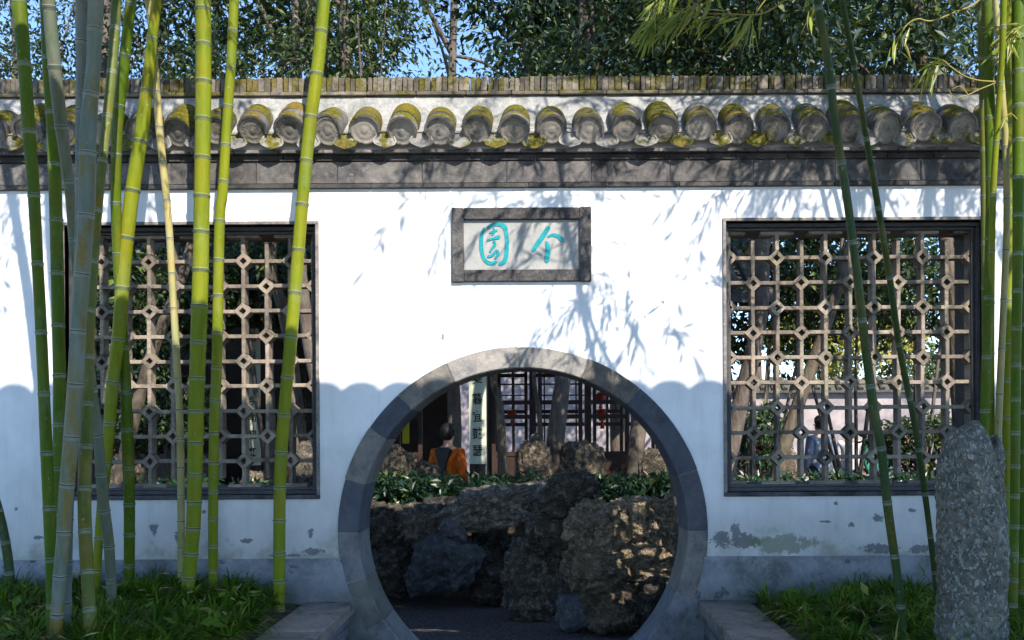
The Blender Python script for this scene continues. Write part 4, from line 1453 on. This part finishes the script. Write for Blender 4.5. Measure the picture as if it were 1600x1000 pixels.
G1 = 'rockery stones behind the moon gate'
for (lb_, x0_, y0_, x1_, y1_, Y_, sd_, mt_, kw_) in (
        ('dark rough stone at the left of the rockery, beside the gate ring', 552, 785, 640, 862, 3.3, 1, 'rock', {}),
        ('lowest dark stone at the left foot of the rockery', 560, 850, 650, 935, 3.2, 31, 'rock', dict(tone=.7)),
        ('upper dark stone with pale rim below the leaves, left of the eroded overhang', 618, 782, 728, 862, 3.2, 2, 'rock', {}),
        ('blue-grey boulder at the front left of the rockery', 640, 842, 748, 930, 2.9, 3, 'rock_grey', dict(pits=.5, lean=(.25, 0))),
        ('eroded wrinkled stone jutting out like a ledge below the slim trunk', 692, 757, 838, 830, 3.0, 4, 'rock', dict(depth=.7, freq=2.0, lean=(.5, 0))),
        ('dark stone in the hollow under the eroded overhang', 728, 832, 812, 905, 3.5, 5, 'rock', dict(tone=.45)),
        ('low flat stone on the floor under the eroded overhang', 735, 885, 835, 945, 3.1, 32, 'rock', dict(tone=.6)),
        ('hooded crest of the tall dark stone in the middle of the gate', 846, 738, 930, 808, 2.1, 6, 'rock', dict(pits=1.2, lean=(.35, 0))),
        ('waist of the tall dark stone in the middle of the gate', 826, 785, 905, 868, 2.2, 33, 'rock', dict(pits=1.0)),
        ('rounded stone at the foot of the tall dark one', 788, 846, 884, 965, 2.4, 7, 'rock', dict(pits=1.0)),
        ('bulging shoulder stone with lattice light patches', 886, 785, 985, 872, 1.72, 8, 'rock_warm', dict(depth=.75)),
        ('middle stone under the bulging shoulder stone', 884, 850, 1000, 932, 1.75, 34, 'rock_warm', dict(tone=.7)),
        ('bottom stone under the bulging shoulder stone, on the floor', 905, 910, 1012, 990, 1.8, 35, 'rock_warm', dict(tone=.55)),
        ('pitted sunlit stone with lattice light, top right inside the gate', 950, 775, 1030, 850, 1.9, 9, 'rock_warm', dict(pits=1.2)),
        ('pitted sunlit stone with lattice light touching the right gate ring', 1008, 778, 1082, 872, 1.85, 36, 'rock_warm', dict(pits=1.2)),
        ('pitted stone with lattice light below the two top right ones', 972, 842, 1070, 915, 1.8, 37, 'rock_warm', dict(pits=1.2, tone=.9)),
        ('low dark stone at the right foot of the rockery, by the ring', 980, 895, 1085, 1000, 1.75, 10, 'rock', {}),
        ('pale grey lump on the floor left of the bottom stone', 868, 930, 935, 985, 1.9, 11, 'rock_grey', dict(sub=4, pits=.3, tone=1.5)),
        ('small grey lump wedged above the blue-grey boulder', 690, 800, 730, 845, 2.9, 12, 'rock_grey', dict(sub=4, pits=.3, tone=1.4))):
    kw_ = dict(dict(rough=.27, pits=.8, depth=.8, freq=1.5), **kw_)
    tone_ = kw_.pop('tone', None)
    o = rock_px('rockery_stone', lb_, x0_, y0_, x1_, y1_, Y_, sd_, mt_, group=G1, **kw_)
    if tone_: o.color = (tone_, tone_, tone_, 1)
G2 = 'upper stones standing among the leaves'
rock_px('upper_stone', 'sunlit tan stone by the left gate ring, next to the orange jacket', 586, 698, 648, 790, 4.5, 13, 'rock_tan', group=G2, rough=.26, pits=.4)
rock_px('upper_stone', 'greyish tan block between the sunlit tan stone and the orange jacket', 640, 722, 688, 785, 4.6, 14, 'rock_tan', group=G2, rough=.16, pits=.1)
rock_px('upper_stone', 'tan stone left of the thick grey trunk', 808, 688, 864, 780, 4.3, 15, 'rock_tan', group=G2, rough=.22, pits=.2)
rock_px('upper_stone', 'mottled pale stone right of the thick grey trunk', 872, 690, 948, 775, 4.4, 16, 'rock_tan', group=G2, rough=.22, pits=.5)
rock_px('upper_stone', 'shaded brownish stone beside the right gate ring', 998, 703, 1058, 790, 4.0, 17, 'rock_tan', group=G2, rough=.22, pits=.3)
rock_px('upper_stone', 'yellowish stone low behind the lattice window beside the standing stone', 1222, 708, 1256, 800, 4.6, 18, 'rock_tan', sub=4, group=G2, rough=.2, pits=.2)
rock_px('upper_stone', 'pale stone low behind the lattice window hidden by the bamboo clump', 165, 715, 220, 800, 4.4, 19, 'rock_tan', sub=4, group=G2, rough=.25, pits=.4)
rock_px('upper_stone', 'white sunlit stone under the inscribed board in the left lattice window', 372, 736, 428, 800, 4.6, 20, 'rock_tan', sub=4, group=G2, rough=.2, pits=.2)
rock_px('upper_stone', 'dark stone at the inner corner of the lattice window left of the gate', 455, 690, 500, 800, 3.0, 21, 'rock', sub=4, group=G2, rough=.25, pits=.4)

# ------------------------------------------------------------------ the standing conglomerate stone
def standing_stone():
    Y = -1.75
    a, b = W(1464, 660, Y), W(1576, 1000, Y)
    x0, x1 = a.x, b.x
    zt, zb = a.z, .50
    cx, hx = (x0 + x1) / 2 + .038, (x1 - x0) / 2 * .96
    nz, na = 120, 84
    v = []
    for j in range(nz + 1):
        t = j / nz
        z = zb + (zt - zb) * t
        # outline: full below, rounded shoulders, a notch near the right shoulder
        top = max(0, (t - .80) / .20)
        wl = hx * (1 - .05 * t) * math.sqrt(max(0.0, 1 - top ** 2.4 * .97))
        xo = -.02 * hx * t + .10 * hx * top
        for k in range(na):
            ang = 2 * math.pi * k / na
            ca, sa = math.cos(ang), math.sin(ang)
            ca = math.copysign(abs(ca) ** .75, ca); sa = math.copysign(abs(sa) ** .75, sa)
            r = 1 + .11 * noise.fractal(Vector((ca * 1.5, sa * 1.5, z * 4)), 1, 2, 4)
            w = noise.voronoi(Vector((ca * hx * 30, sa * 3.5, z * 30)))[0]
            r += .085 * (.5 - w[0]) + .05 * noise.fractal(Vector((ca * 7, sa * 7, z * 28)), .8, 2.2, 3)
            zz = z
            x = cx + xo + ca * wl * r
            if t > .72:   # ragged top: a dip to the right of the crown
                u = (x - cx) / hx
                zz -= (zt - zb) * .075 * math.exp(-((u - .50) / .13) ** 2) * min(1, (t - .72) / .1)
                zz += .030 * noise.noise((x * 34, 3, z * 6)) * min(1, (t - .72) / .15)
            v.append((x, Y + .10 + sa * .115 * r * max(.12, wl / hx), zz))
    f = [(j * na + k, j * na + (k + 1) % na, (j + 1) * na + (k + 1) % na, (j + 1) * na + k) for j in range(nz) for k in range(na)]
    me = mesh_np('standing_stone', v, f, True)
    bm = bmesh.new(); bm.from_mesh(me)
    bmesh.ops.contextual_create(bm, geom=[bm.verts[nz * na + k] for k in range(0)] ) if False else None
    bm.verts.ensure_lookup_table()
    bm.faces.new([bm.verts[nz * na + k] for k in range(na)])
    bmesh.ops.recalc_face_normals(bm, faces=bm.faces[:])
    bm.to_mesh(me); bm.free()
    o = obj('standing_stone', me, M['conglo'])
    base = Vector((cx, Y + .1, zb))
    me.transform(Matrix.Translation(-base)); o.location = base
    tag(o, 'tall speckled blue-grey standing stone in the grass at the right', 'stone')


standing_stone()

# ------------------------------------------------------------------ grass and low plants
def grass_obj(name, label, tufts, rng, zf, mat, L=(.13, .30), per=64, width=.0062):
    n = len(tufts) * per
    t = np.repeat(tufts, per, 0)
    phi = rng.uniform(0, 2 * np.pi, n)
    out = np.stack([np.cos(phi), np.sin(phi), np.zeros(n)], 1)
    base = t[:, :3] + out * rng.uniform(0, .03, (n, 1)) * 1.0
    ln = rng.uniform(*L, n) * np.repeat(rng.uniform(.75, 1.15, len(tufts)), per)
    spread = rng.uniform(.5, 1.5, n)
    side = np.stack([-np.sin(phi), np.cos(phi), np.zeros(n)], 1)
    V = []
    for q in (0, .35, .7, 1.0):
        hz = ln * (q * 1.0 - spread * .78 * q * q)
        hr = ln * spread * (q * .35 + q * q * .45)
        p = base + out * hr[:, None]
        p[:, 2] += hz
        w = width * (1.15 - q) * (1 if q < 1 else .15)
        V += [p - side * w, p + side * w]
    v = np.stack(V, 1).reshape(-1, 3)
    i = np.arange(n)[:, None] * 8
    f = np.concatenate([i + np.array([[0, 1, 3, 2]]), i + np.array([[2, 3, 5, 4]]), i + np.array([[4, 5, 7, 6]])], 0)
    o = obj(name, mesh_np(name, v, f, True), M[mat])
    tag(o, label, 'grass', kind='stuff')
    return o


rng = np.random.default_rng(5)
def scatter(n, x0, x1, y0, y1, zf, keepf=lambda x, y: True):
    out = []
    while len(out) < n:
        x, y = rng.uniform(x0, x1), rng.uniform(y0, y1)
        if keepf(x, y):
            out.append((x, y, zf(x, y)))
    return np.array(out)


# low spots show soil near the wall and along the kerb
def kl(x, y):
    return noise.noise((x * 2.2, y * 2.2, 11)) > -.35 and (x < -1.50 - .10 * noise.noise((y * 4, 1, 1)))


def kr(x, y):
    edge = 1.30 + .10 * noise.noise((y * 4, 2, 1))
    if y > -.55: return x > edge and x < 2.3 and noise.noise((x * 2.2, y * 2.2, 21)) > -.2
    return noise.noise((x * 2.2, y * 2.2, 21)) > -.35 and x > edge


grass_obj('mondo_grass', 'dark green tufted grass round the tall bamboo clump', scatter(620, -4.6, -1.45, -2.6, -.07, zsoil_l, kl), rng, None, 'grass')
grass_obj('mondo_grass', 'dark green tufted grass round the standing stone', scatter(430, 1.2, 3.9, -2.6, -.12, zsoil_r, kr), rng, None, 'grass')


def litter(name, label, n, box, zf, seed, h=.10, parent=None):
    g = np.random.default_rng(seed)
    x, y = g.uniform(box[0], box[1], n), g.uniform(box[2], box[3], n)
    z = np.array([zf(a, b) for a, b in zip(x, y)]) + g.uniform(.005, h, n)
    cen = np.stack([x, y, z], 1)
    ax = unit(np.stack([g.normal(size=n), g.normal(size=n), g.normal(size=n) * .25], 1))
    nr = unit(g.normal(size=(n, 3)) * .35 + np.array([0, -.3, 1]))
    L = g.uniform(.05, .10, n)
    o = obj(name, leaf_mesh(name, cen, ax, nr, L, L * .16, .15), M['dry'])
    tag(o, label, 'leaves', kind='stuff')


litter('fallen_leaves', 'dry bamboo leaves scattered in the grass round the clump', 300, (-4.2, -1.35, -2.4, -.1), zsoil_l, 3, .15)
litter('fallen_leaves', 'dry bamboo leaves scattered on the soil by the standing stone', 260, (1.15, 3.6, -2.2, -.06), zsoil_r, 4, .12)
o = obj('fallen_leaf', leaf_mesh('fallen_leaf', np.array([W(612, 959, 3.0)[:]]) * np.array([[1, 1, 0]]) + np.array([[0, 0, .012]]), np.array([[1., .05, .02]]), np.array([[0, 0, 1.]]), np.array([.16]), np.array([.05])), M['dry'])
tag(o, 'single tan leaf lying on the dark paving inside the moon gate', 'leaf')


def bed_plants(name, label, x0, x1, y0, y1, seed, n=170):
    g = np.random.default_rng(seed)
    cl = np.stack([g.uniform(x0, x1, n), g.uniform(y0, y1, n), g.uniform(.90, 1.10, n)], 1)
    me = crown_mesh(name, g, cl, 34, .12, .085, .1)
    o = obj(name, me, M['plant'])
    tag(o, label, 'plants', kind='stuff')


bed_plants('leafy_ground_cover', 'dark green leafy plants among the stones behind the moon gate', W(590, 770, 4).x, W(1065, 770, 4).x, 3.65, 4.35, 31, 190)
bed_plants('leafy_ground_cover', 'leafy plants low behind the left lattice window', -4.2, -1.9, 3.7, 4.3, 32, 60)
bed_plants('leafy_ground_cover', 'leafy plants low behind the right lattice window', 2.0, 4.3, 3.8, 4.4, 33, 60)

for nm_, lb_, box_, zf_, sd_ in (('broad_leaf_seedlings', 'young broad-leaved plants in the grass round the clump', (-3.9, -1.55, -2.3, -.3), zsoil_l, 35), ('broad_leaf_seedlings', 'young broad-leaved plants in the grass by the standing stone', (1.35, 3.4, -2.1, -.25), zsoil_r, 36)):
    g = np.random.default_rng(sd_)
    cl = [(x_, y_, zf_(x_, y_) + g.uniform(.06, .11)) for x_, y_ in zip(g.uniform(box_[0], box_[1], 34), g.uniform(box_[2], box_[3], 34))]
    o = obj(nm_, crown_mesh(nm_, g, np.array(cl), 7, .09, .075, -.1), M['seedling'])
    tag(o, lb_, 'plants', kind='stuff')

# ------------------------------------------------------------------ the garden hall behind
HY = 7.0
hall = empty('garden_hall', (-2, HY + 2, 0))
tag(hall, 'dark timber garden hall with lattice screens behind the rockery', 'hall', kind='thing')
HX0, HX1 = -6.7, 2.15
keep(obj('platform', MB().box(HX0 - .5, HX1 + .5, HY - .6, HY + 4.6, -.02, .16, ch=.02).mesh('platform'), M['slab'], color=(.9, .9, .9)), hall)
cols = [PXD(395, 13.0), PXD(746, 13.0), 2.05, -6.6]
for yy in (HY, HY + 4.0):
    for x in cols:
        keep(obj('column', MB().lathe([(.13, .16), (.13, .26), (.105, .28), (.10, 3.3)], 16, mat=Matrix.Translation((x, yy, 0))).mesh('column', True, 40), M['wood']), hall)
ez = 3.25
keep(obj('beam', MB().box(HX0, HX1, HY - .07, HY + .07, 2.95, 3.22, ch=.01).mesh('beam'), M['wood']), hall)
keep(obj('beam', MB().box(HX0, HX1, HY + 3.93, HY + 4.07, 2.95, 3.22, ch=.01).mesh('beam'), M['wood']), hall)
rf = keep(obj('roof', MB().prism_x([(HY - .9, ez - .12), (HY - .9, ez), (HY + 2, ez + 1.75), (HY + 4.9, ez), (HY + 4.9, ez - .12), (HY + 2, ez + 1.55)], HX0 - .7, HX1 + .7).mesh('roof'), M['roof']), hall)
m = MB()
x = HX0 - .6
while x < HX1 + .65:
    m.tube([(x, HY - .93, ez + .03), (x, HY + 2, ez + 1.79), (x, HY + 4.93, ez + .03)], .06, 8)
    x += .22
o = obj('roof_tiles', m.mesh('roof_tiles', True, 50), M['roof'], rf); o['kind'] = 'stuff'


def screen(xa, xb, yy, z0, z1, nv, sills, thick=.05):
    """one lattice leaf: stiles, rails and thin bars, panel below"""
    s = empty('lattice_screen', ((xa + xb) / 2, yy, z0))
    s.parent = hall
    s.matrix_parent_inverse = Matrix.Translation(-Vector(hall.location))
    off = -Vector(s.location)
    zb = sills
    parts = [('panel', (xa + .05, xb - .05, yy - .012, yy + .012, z0 + .05, zb - .05))]
    for (a, b) in ((xa, xa + .055), (xb - .055, xb)):
        parts.append(('stile', (a, b, yy - .03, yy + .03, z0, z1)))
    zr = [z0, zb - .05, zb + (z1 - zb) * .28, zb + (z1 - zb) * .40, zb + (z1 - zb) * .74, z1 - .06]
    for z in zr:
        parts.append(('rail', (xa + .055, xb - .055, yy - .026, yy + .026, z, z + .06)))
    for k in range(1, nv):
        x = xa + (xb - xa) * k / nv
        parts.append(('glazing_bar', (x - .012, x + .012, yy - .016, yy + .016, zb, z1)))
    for z in (zb + (z1 - zb) * .57, zb + (z1 - zb) * .87):
        parts.append(('glazing_bar', (xa + .055, xb - .055, yy - .013, yy + .013, z - .011, z + .011)))
    for nm, bx in parts:
        obj(nm, MB().box(*bx).mesh(nm), M['wood'], s, off)


bays = sorted(cols)
for a, b in zip(bays, bays[1:]):
    nleaf = max(2, round((b - a - .3) / .62))
    for k in range(nleaf):
        xa = a + .14 + (b - a - .28) * k / nleaf
        xb = a + .14 + (b - a - .28) * (k + 1) / nleaf - .03
        if b < -3.5 and k % 2 == 0:
            screen(xa, xb, HY + .95, .16, 2.95, 2, 1.28)
        elif not (a < -3.5 and k in (3,)):
            screen(xa, xb, HY + .95, .16, 2.95, 2, 1.28)
for k in range(5):
    a_, b_ = cols[1] + .1, cols[2] - .1
    screen(a_ + (b_ - a_) * k / 5, a_ + (b_ - a_) * (k + 1) / 5 - .03, HY + 3.85, .16, 2.95, 2, 1.15)
# solid back wall of the left bay, so that it stays dark inside
keep(obj('back_wall', MB().box(HX0, cols[1] - .6, HY + 3.9, HY + 3.98, .16, 2.95).mesh('back_wall'), M['wood']), hall)
keep(obj('side_wall', MB().box(HX0, HX0 + .12, HY, HY + 4, .16, 2.95).mesh('side_wall'), M['wood']), hall)


def glyph_mesh(ch):
    c = bpy.data.curves.new('glyph', 'FONT')
    c.body = ch
    c.extrude = .02
    c.offset = .012
    o = bpy.data.objects.new('glyph', c)
    C.objects.link(o)
    bpy.context.view_layer.update()
    me = bpy.data.meshes.new_from_object(o.evaluated_get(bpy.context.evaluated_depsgraph_get()))
    bpy.data.objects.remove(o)
    bpy.data.curves.remove(c)
    me.name = 'character'
    xs = [v.co.x for v in me.vertices]; ys = [v.co.y for v in me.vertices]
    me.transform(Matrix.Translation((-(min(xs) + max(xs)) / 2, -(min(ys) + max(ys)) / 2, 0)))
    return me


def couplet(px0, px1, py_bot, text, ys, label, slant=.0):
    """inscribed board hanging on a hall column; ys: picture rows of the visible characters"""
    Y = HY - .14
    a, b = W(px0, py_bot, Y), W(px1, py_bot, Y)
    wdt = b.x - a.x
    cx = (a.x + b.x) / 2
    zt = 2.92
    o = empty('inscribed_board', (cx, Y, a.z))
    tag(o, label, 'board', 'pair of inscribed boards on the hall columns')
    m = MB()
    n = 8
    # gently bowed board
    for z in (a.z, zt):
        for yy in (0, .025):
            for k in range(n + 1):
                u = k / n * 2 - 1
                m.v.append((cx + u * wdt / 2, Y + yy + .03 * u * u, z))
    w = n + 1
    for k in range(n):
        m.f += [(k, k + 1, 2 * w + k + 1, 2 * w + k), (w + k, 3 * w + k, 3 * w + k + 1, w + k + 1), (k, w + k, w + k + 1, k + 1), (2 * w + k, 2 * w + k + 1, 3 * w + k + 1, 3 * w + k)]
    m.f += [(0, 2 * w, 3 * w, w), (n, w + n, 3 * w + n, 2 * w + n)]
    m.m = [0] * len(m.f)
    keep(obj('board', m.mesh('board', True, 40), M['board']), o)
    for ch, py in zip(text, ys):
        me = glyph_mesh(ch)
        me.materials.clear(); me.materials.append(M['ink'])
        g = obj('character', me, None)
        s = wdt * .70
        g.matrix_world = Matrix.Translation((cx, Y - .0025, W((px0 + px1) / 2, py, Y).z)) @ Matrix.Rotation(R(90), 4, 'X') @ Matrix.Rotation(R(4), 4, 'Z') @ Matrix.Diagonal((s * .85, s, .1, 1))
        mw = g.matrix_world.copy()
        g.parent = o
        g.matrix_parent_inverse = Matrix.Translation(-Vector(o.location))
        g.matrix_basis = mw


couplet(733, 760, 725, '朝宜调琴暮宜鼓瑟', [512, 539, 566, 596, 623, 650, 677, 704], 'pale inscribed board hanging on a hall column, seen through the moon gate')
couplet(383, 406, 727, '旧雨适至今雨初来', [500, 527, 554, 583, 626, 652, 679, 706], 'pale inscribed board behind the left lattice window')


def lantern(label, px, py, Y, r=.13):
    p = W(px, py, Y)
    o = empty('red_lantern', p)
    tag(o, label, 'lantern', 'red lanterns in the hall')
    m = MB()
    prof = [(r * .45, -r * .85), (r * .80, -r * .6), (r, 0), (r * .80, r * .6), (r * .45, r * .85)]
    P = []
    for i in range(len(prof) - 1):
        for k in range(3):
            t = k / 3
            P.append((prof[i][0] * (1 - t) + prof[i + 1][0] * t, prof[i][1] * (1 - t) + prof[i + 1][1] * t))
    P.append(prof[-1])
    keep(obj('body', m.lathe(P, 16, mat=Matrix.Translation(p)).mesh('body', True, 60), M['red']), o)
    for z in (-.95, .85):
        keep(obj('cap', MB().lathe([(.001, r * z), (r * .5, r * z), (r * .5, r * (z + .1)), (.001, r * (z + .1))], 16, mat=Matrix.Translation(p)).mesh('cap'), M['yellow']), o)
    keep(obj('tassel', MB().lathe([(.02, -r * .95), (.03, -r * 1.6), (.035, -r * 2.2), (.001, -r * 2.2)], 8, mat=Matrix.Translation(p)).mesh('tassel'), M['red']), o)
    keep(obj('cord', MB().tube([(p.x, p.y, p.z + r * .9), (p.x, p.y, 3.3)], .006, 5).mesh('cord'), M['ink']), o)


lantern('red lantern in the hall just left of the dark leaning trunk, lower one', 941, 648, 9.6, .10)
lantern('red lantern in the hall, between the thick trunk and the ring', 938, 622, 11.6, .11)
lantern('small red lantern in the hall beside the slim mottled trunk', 800, 648, 9.8, .08)
p = W(634, 676, 8.6)
o = obj('yellow_banner', MB().box(p.x - .05, p.x + .05, 8.6, 8.612, p.z - .16, p.z + .16).mesh('yellow_banner'), M['yellow'])
tag(o, 'narrow yellow banner hanging in the dark hall at the left of the gate', 'banner')

# ------------------------------------------------------------------ boundary walls and bright garden beyond
def rear_wall(label, x0, x1, y, h, seed, t=.3):
    o = empty('rear_wall', ((x0 + x1) / 2, y, 0))
    tag(o, label, 'wall', kind='thing')
    keep(obj('plaster_body', MB().box(x0, x1, y, y + t, 0, h).mesh('plaster_body'), M['white']), o)
    keep(obj('coping', MB().prism_x([(y - .12, h), (y - .12, h + .04), (y + t / 2, h + .26), (y + t + .12, h + .04), (y + t + .12, h)], x0 - .1, x1 + .1).mesh('coping'), M['roof']), o)
    m = MB()
    x = x0
    while x < x1:
        m.tube([(x, y - .13, h + .06), (x, y + t / 2, h + .28)], .05, 7)
        x += .2
    q = keep(obj('coping_tiles', m.mesh('coping_tiles'), M['roof']), o); q['kind'] = 'stuff'


rear_wall('far sunlit white wall seen through the hall', -12, 4.4, 19.0, 4.2, 1)
rear_wall('low white wall across the bright garden behind the right lattice window', 2.9, 12, 12.5, 2.25, 2)


def bush(label, px, py, Y, r, leaf, seed, n=40, size=.10, name='shrub', flat=.8):
    p = W(px, py, Y)
    g = np.random.default_rng(seed)
    t = empty(name, (p.x, p.y, 0))
    tag(t, label, 'shrub', 'shrubs in the garden behind the wall')
    cl = []
    for k in range(n):
        q = g.normal(size=3); q = q / np.linalg.norm(q) * g.uniform(.2, 1) ** .4
        cl.append((p.x + q[0] * r, p.y + q[1] * r, max(.15, p.z + q[2] * r * flat)))
    m = MB()
    for k in range(5):
        e = cl[g.integers(len(cl))]
        m.tube([(p.x + g.normal() * .05, p.y, 0), ((p.x + e[0]) / 2, (p.y + e[1]) / 2, e[2] * .5), e], [.035, .025, .01], 6)
    keep(obj('stem', m.mesh('stem', True), M['bark']), t)
    keep(obj('crown', crown_mesh('crown', g, np.array(cl), 60, r * .35, size), M[leaf]), t)


bush('yellow-leaved shrub glowing in the sun behind the right lattice window', 1345, 545, 14.5, 1.25, 'leafY', 61, 70, .14)
bush('pale yellow-green shrub above the low white wall, left of the glowing one', 1262, 520, 14.8, .8, 'leafY', 62, 36, .13)
bush('green shrub at the right end of the low white wall', 1450, 600, 13.5, .9, 'leafB', 63, 50, .12)
bush('dark shrub behind the upper left of the right lattice window', 1180, 470, 8.0, 1.25, 'leafA', 64, 110, .12)
bush('dark shrub behind the upper part of the left lattice window', 250, 470, 5.6, .8, 'leafA', 65, 60, .11)
bush('dark shrub inside the far left edge of the left lattice window', 120, 560, 5.2, .8, 'leafC', 66, 50, .11)
bush('dark shrub in the top right of the right lattice window', 1430, 450, 7.0, .9, 'leafA', 67, 60, .11)
bush('dark shrub behind the upper right of the left lattice window', 430, 430, 6.2, .7, 'leafA', 68, 50, .11)

bush('low dark shrub at the lower left of the right lattice window', 1165, 690, 6.4, .55, 'leafC', 69, 44, .09)
bush('dark shrub between the trunks, low in the right lattice window', 1440, 700, 6.8, .6, 'leafA', 70, 44, .09)
bush('dark shrub filling the top of the right lattice window', 1330, 400, 8.6, 1.2, 'leafA', 71, 100, .12)
bush('dark shrub in the lower left lattice window beside the slanting trunk', 250, 650, 5.4, .6, 'leafC', 72, 44, .09)

# ------------------------------------------------------------------ people
def skin_mesh(name, verts, edges, radii, sub=2):
    me = bpy.data.meshes.new(name)
    me.from_pydata(verts, edges, [])
    o = bpy.data.objects.new(name, me)
    C.objects.link(o)
    bpy.context.view_layer.objects.active = o
    md = o.modifiers.new('skin', 'SKIN')
    for i, s in enumerate(me.skin_vertices[0].data):
        r = radii[i]
        s.radius = r if isinstance(r, tuple) else (r, r)
        s.use_root = (i == 0)
    ss = o.modifiers.new('sub', 'SUBSURF'); ss.levels = sub; ss.render_levels = sub
    bpy.context.view_layer.update()
    out = bpy.data.meshes.new_from_object(o.evaluated_get(bpy.context.evaluated_depsgraph_get()))
    bpy.data.objects.remove(o)
    bpy.data.meshes.remove(me)
    out.name = name
    out.polygons.foreach_set('use_smooth', [True] * len(out.polygons))
    return out


# joints of a standing adult 1.70 m tall facing -y, arms hanging, a little bent
BODY_V = [(0, 0, .95), (0, .005, 1.12), (0, .01, 1.28), (0, .015, 1.40), (0, .01, 1.47), (0, -.005, 1.54), (0, -.012, 1.60), (0, 0, 1.665),
          (.17, .015, 1.385), (.225, .03, 1.12), (.215, -.06, .90), (.205, -.085, .83), (-.17, .015, 1.385), (-.225, .03, 1.12), (-.215, -.06, .90), (-.205, -.085, .83),
          (.095, 0, .88), (.10, -.01, .50), (.105, .02, .09), (.115, -.12, .035), (-.095, 0, .88), (-.10, -.02, .50), (-.105, .03, .09), (-.115, -.11, .035),
          (0, -.10, 1.585)]
BODY_E = [(0, 1), (1, 2), (2, 3), (3, 4), (4, 5), (5, 6), (6, 7), (3, 8), (8, 9), (9, 10), (10, 11), (3, 12), (12, 13), (13, 14), (14, 15), (0, 16), (16, 17), (17, 18), (18, 19), (0, 20), (20, 21), (21, 22), (22, 23), (6, 24)]
BODY_R = [(.15, .10), (.13, .09), (.15, .10), (.12, .08), .052, (.062, .075), (.078, .092), (.055, .065), .058, .042, .030, (.036, .022), .058, .042, .030, (.036, .022), .082, .058, .042, (.04, .03), .082, .058, .042, (.04, .03), (.012, .012)]
body_me = skin_mesh('person', BODY_V, BODY_E, BODY_R)
jv = [BODY_V[i] for i in (0, 1, 2, 3, 8, 9, 10, 12, 13, 14)] + [(0, 0, .84)]
je = [(0, 1), (1, 2), (2, 3), (3, 4), (4, 5), (5, 6), (3, 7), (7, 8), (8, 9), (0, 10)]
jr = [(.19, .135), (.18, .13), (.185, .13), (.15, .10), .085, .066, .052, .085, .066, .052, (.195, .14)]
jacket_me = skin_mesh('jacket', jv, je, jr)
tv = [BODY_V[i] for i in (0, 16, 17, 18, 20, 21, 22)]
trous_me = skin_mesh('trousers', tv, [(0, 1), (1, 2), (2, 3), (0, 4), (4, 5), (5, 6)], [(.165, .115), .10, .075, .062, .10, .075, .062])
hm = bmesh.new()
bmesh.ops.create_icosphere(hm, subdivisions=3, radius=1)
for v in hm.verts:
    p = v.co
    q = Vector((p.x * .098, p.y * .112 + .012, p.z * .128 + 1.632))
    if p.y < -.15 and p.z < .45: q.y += .075            # leave the face free
    if p.z < -.2: q.z += .02
    v.co = q * 1.0 + Vector((0, 0, .004 * noise.noise(p * 6)))
hair_me = bpy.data.meshes.new('hair'); hm.to_mesh(hair_me); hm.free()
hair_me.polygons.foreach_set('use_smooth', [True] * len(hair_me.polygons))
# narrow dark bag slung down the back
bag_me = MB().prism([(-.11, 1.42), (-.06, 1.26), (-.02, 1.08), (.015, 1.06), (.05, 1.24), (.10, 1.42), (.05, 1.45), (-.06, 1.45)], .09, .165).mesh('bag')
eye_me = MB().lathe([(.001, -.011), (.008, -.008), (.011, 0), (.008, .008), (.001, .011)], 8).mesh('eye', True)


def person(label, X, Y, rz, jc, tc, s=1.0, bag=False, z=0.0):
    o = bpy.data.objects.new('person', body_me)
    C.objects.link(o)
    if not body_me.materials: body_me.materials.append(M['skin'])
    o.location = (X, Y, z)
    o.rotation_euler = (0, 0, rz)
    o.scale = (s, s, s)
    tag(o, label, 'person', 'visitors in the garden')
    obj('jacket', jacket_me, M['cloth'], o, color=jc)
    obj('trousers', trous_me, M['cloth'], o, color=tc)
    obj('hair', hair_me, M['hair'], o)
    for sx in (-.032, .032):
        obj('eye', eye_me, M['ink'], o, (sx, -.098, 1.607), (R(90), 0, 0))
    if bag:
        obj('bag', bag_me, M['ink'], o)
    return o


person('person in an orange jacket with a dark bag, seen through the moon gate', PXD(700, 12.0), 6.0, R(156), (.60, .12, .006), (.03, .03, .04), .96, True)
for (px, y, rz, jc, tc, lb) in (
        (1185, 9.0, 40, (.75, .06, .05), (.05, .05, .07), 'visitor in a red jacket at the left of the right lattice window'),
        (1280, 10.2, -160, (.22, .27, .34), (.10, .10, .12), 'visitor in a grey-blue jacket before the low white wall'),
        (1330, 10.8, 150, (.80, .80, .82), (.10, .12, .22), 'visitor in a white jacket before the low white wall'),
        (1372, 10.0, 20, (.05, .26, .16), (.06, .06, .07), 'visitor in a dark green jacket before the low white wall'),
        (1412, 10.6, -30, (.55, .30, .33), (.20, .25, .36), 'visitor in a dusty pink jacket before the low white wall')):
    person(lb, PXD(px, y + 6), y, R(rz), jc, tc, rnd.uniform(.95, 1.03))
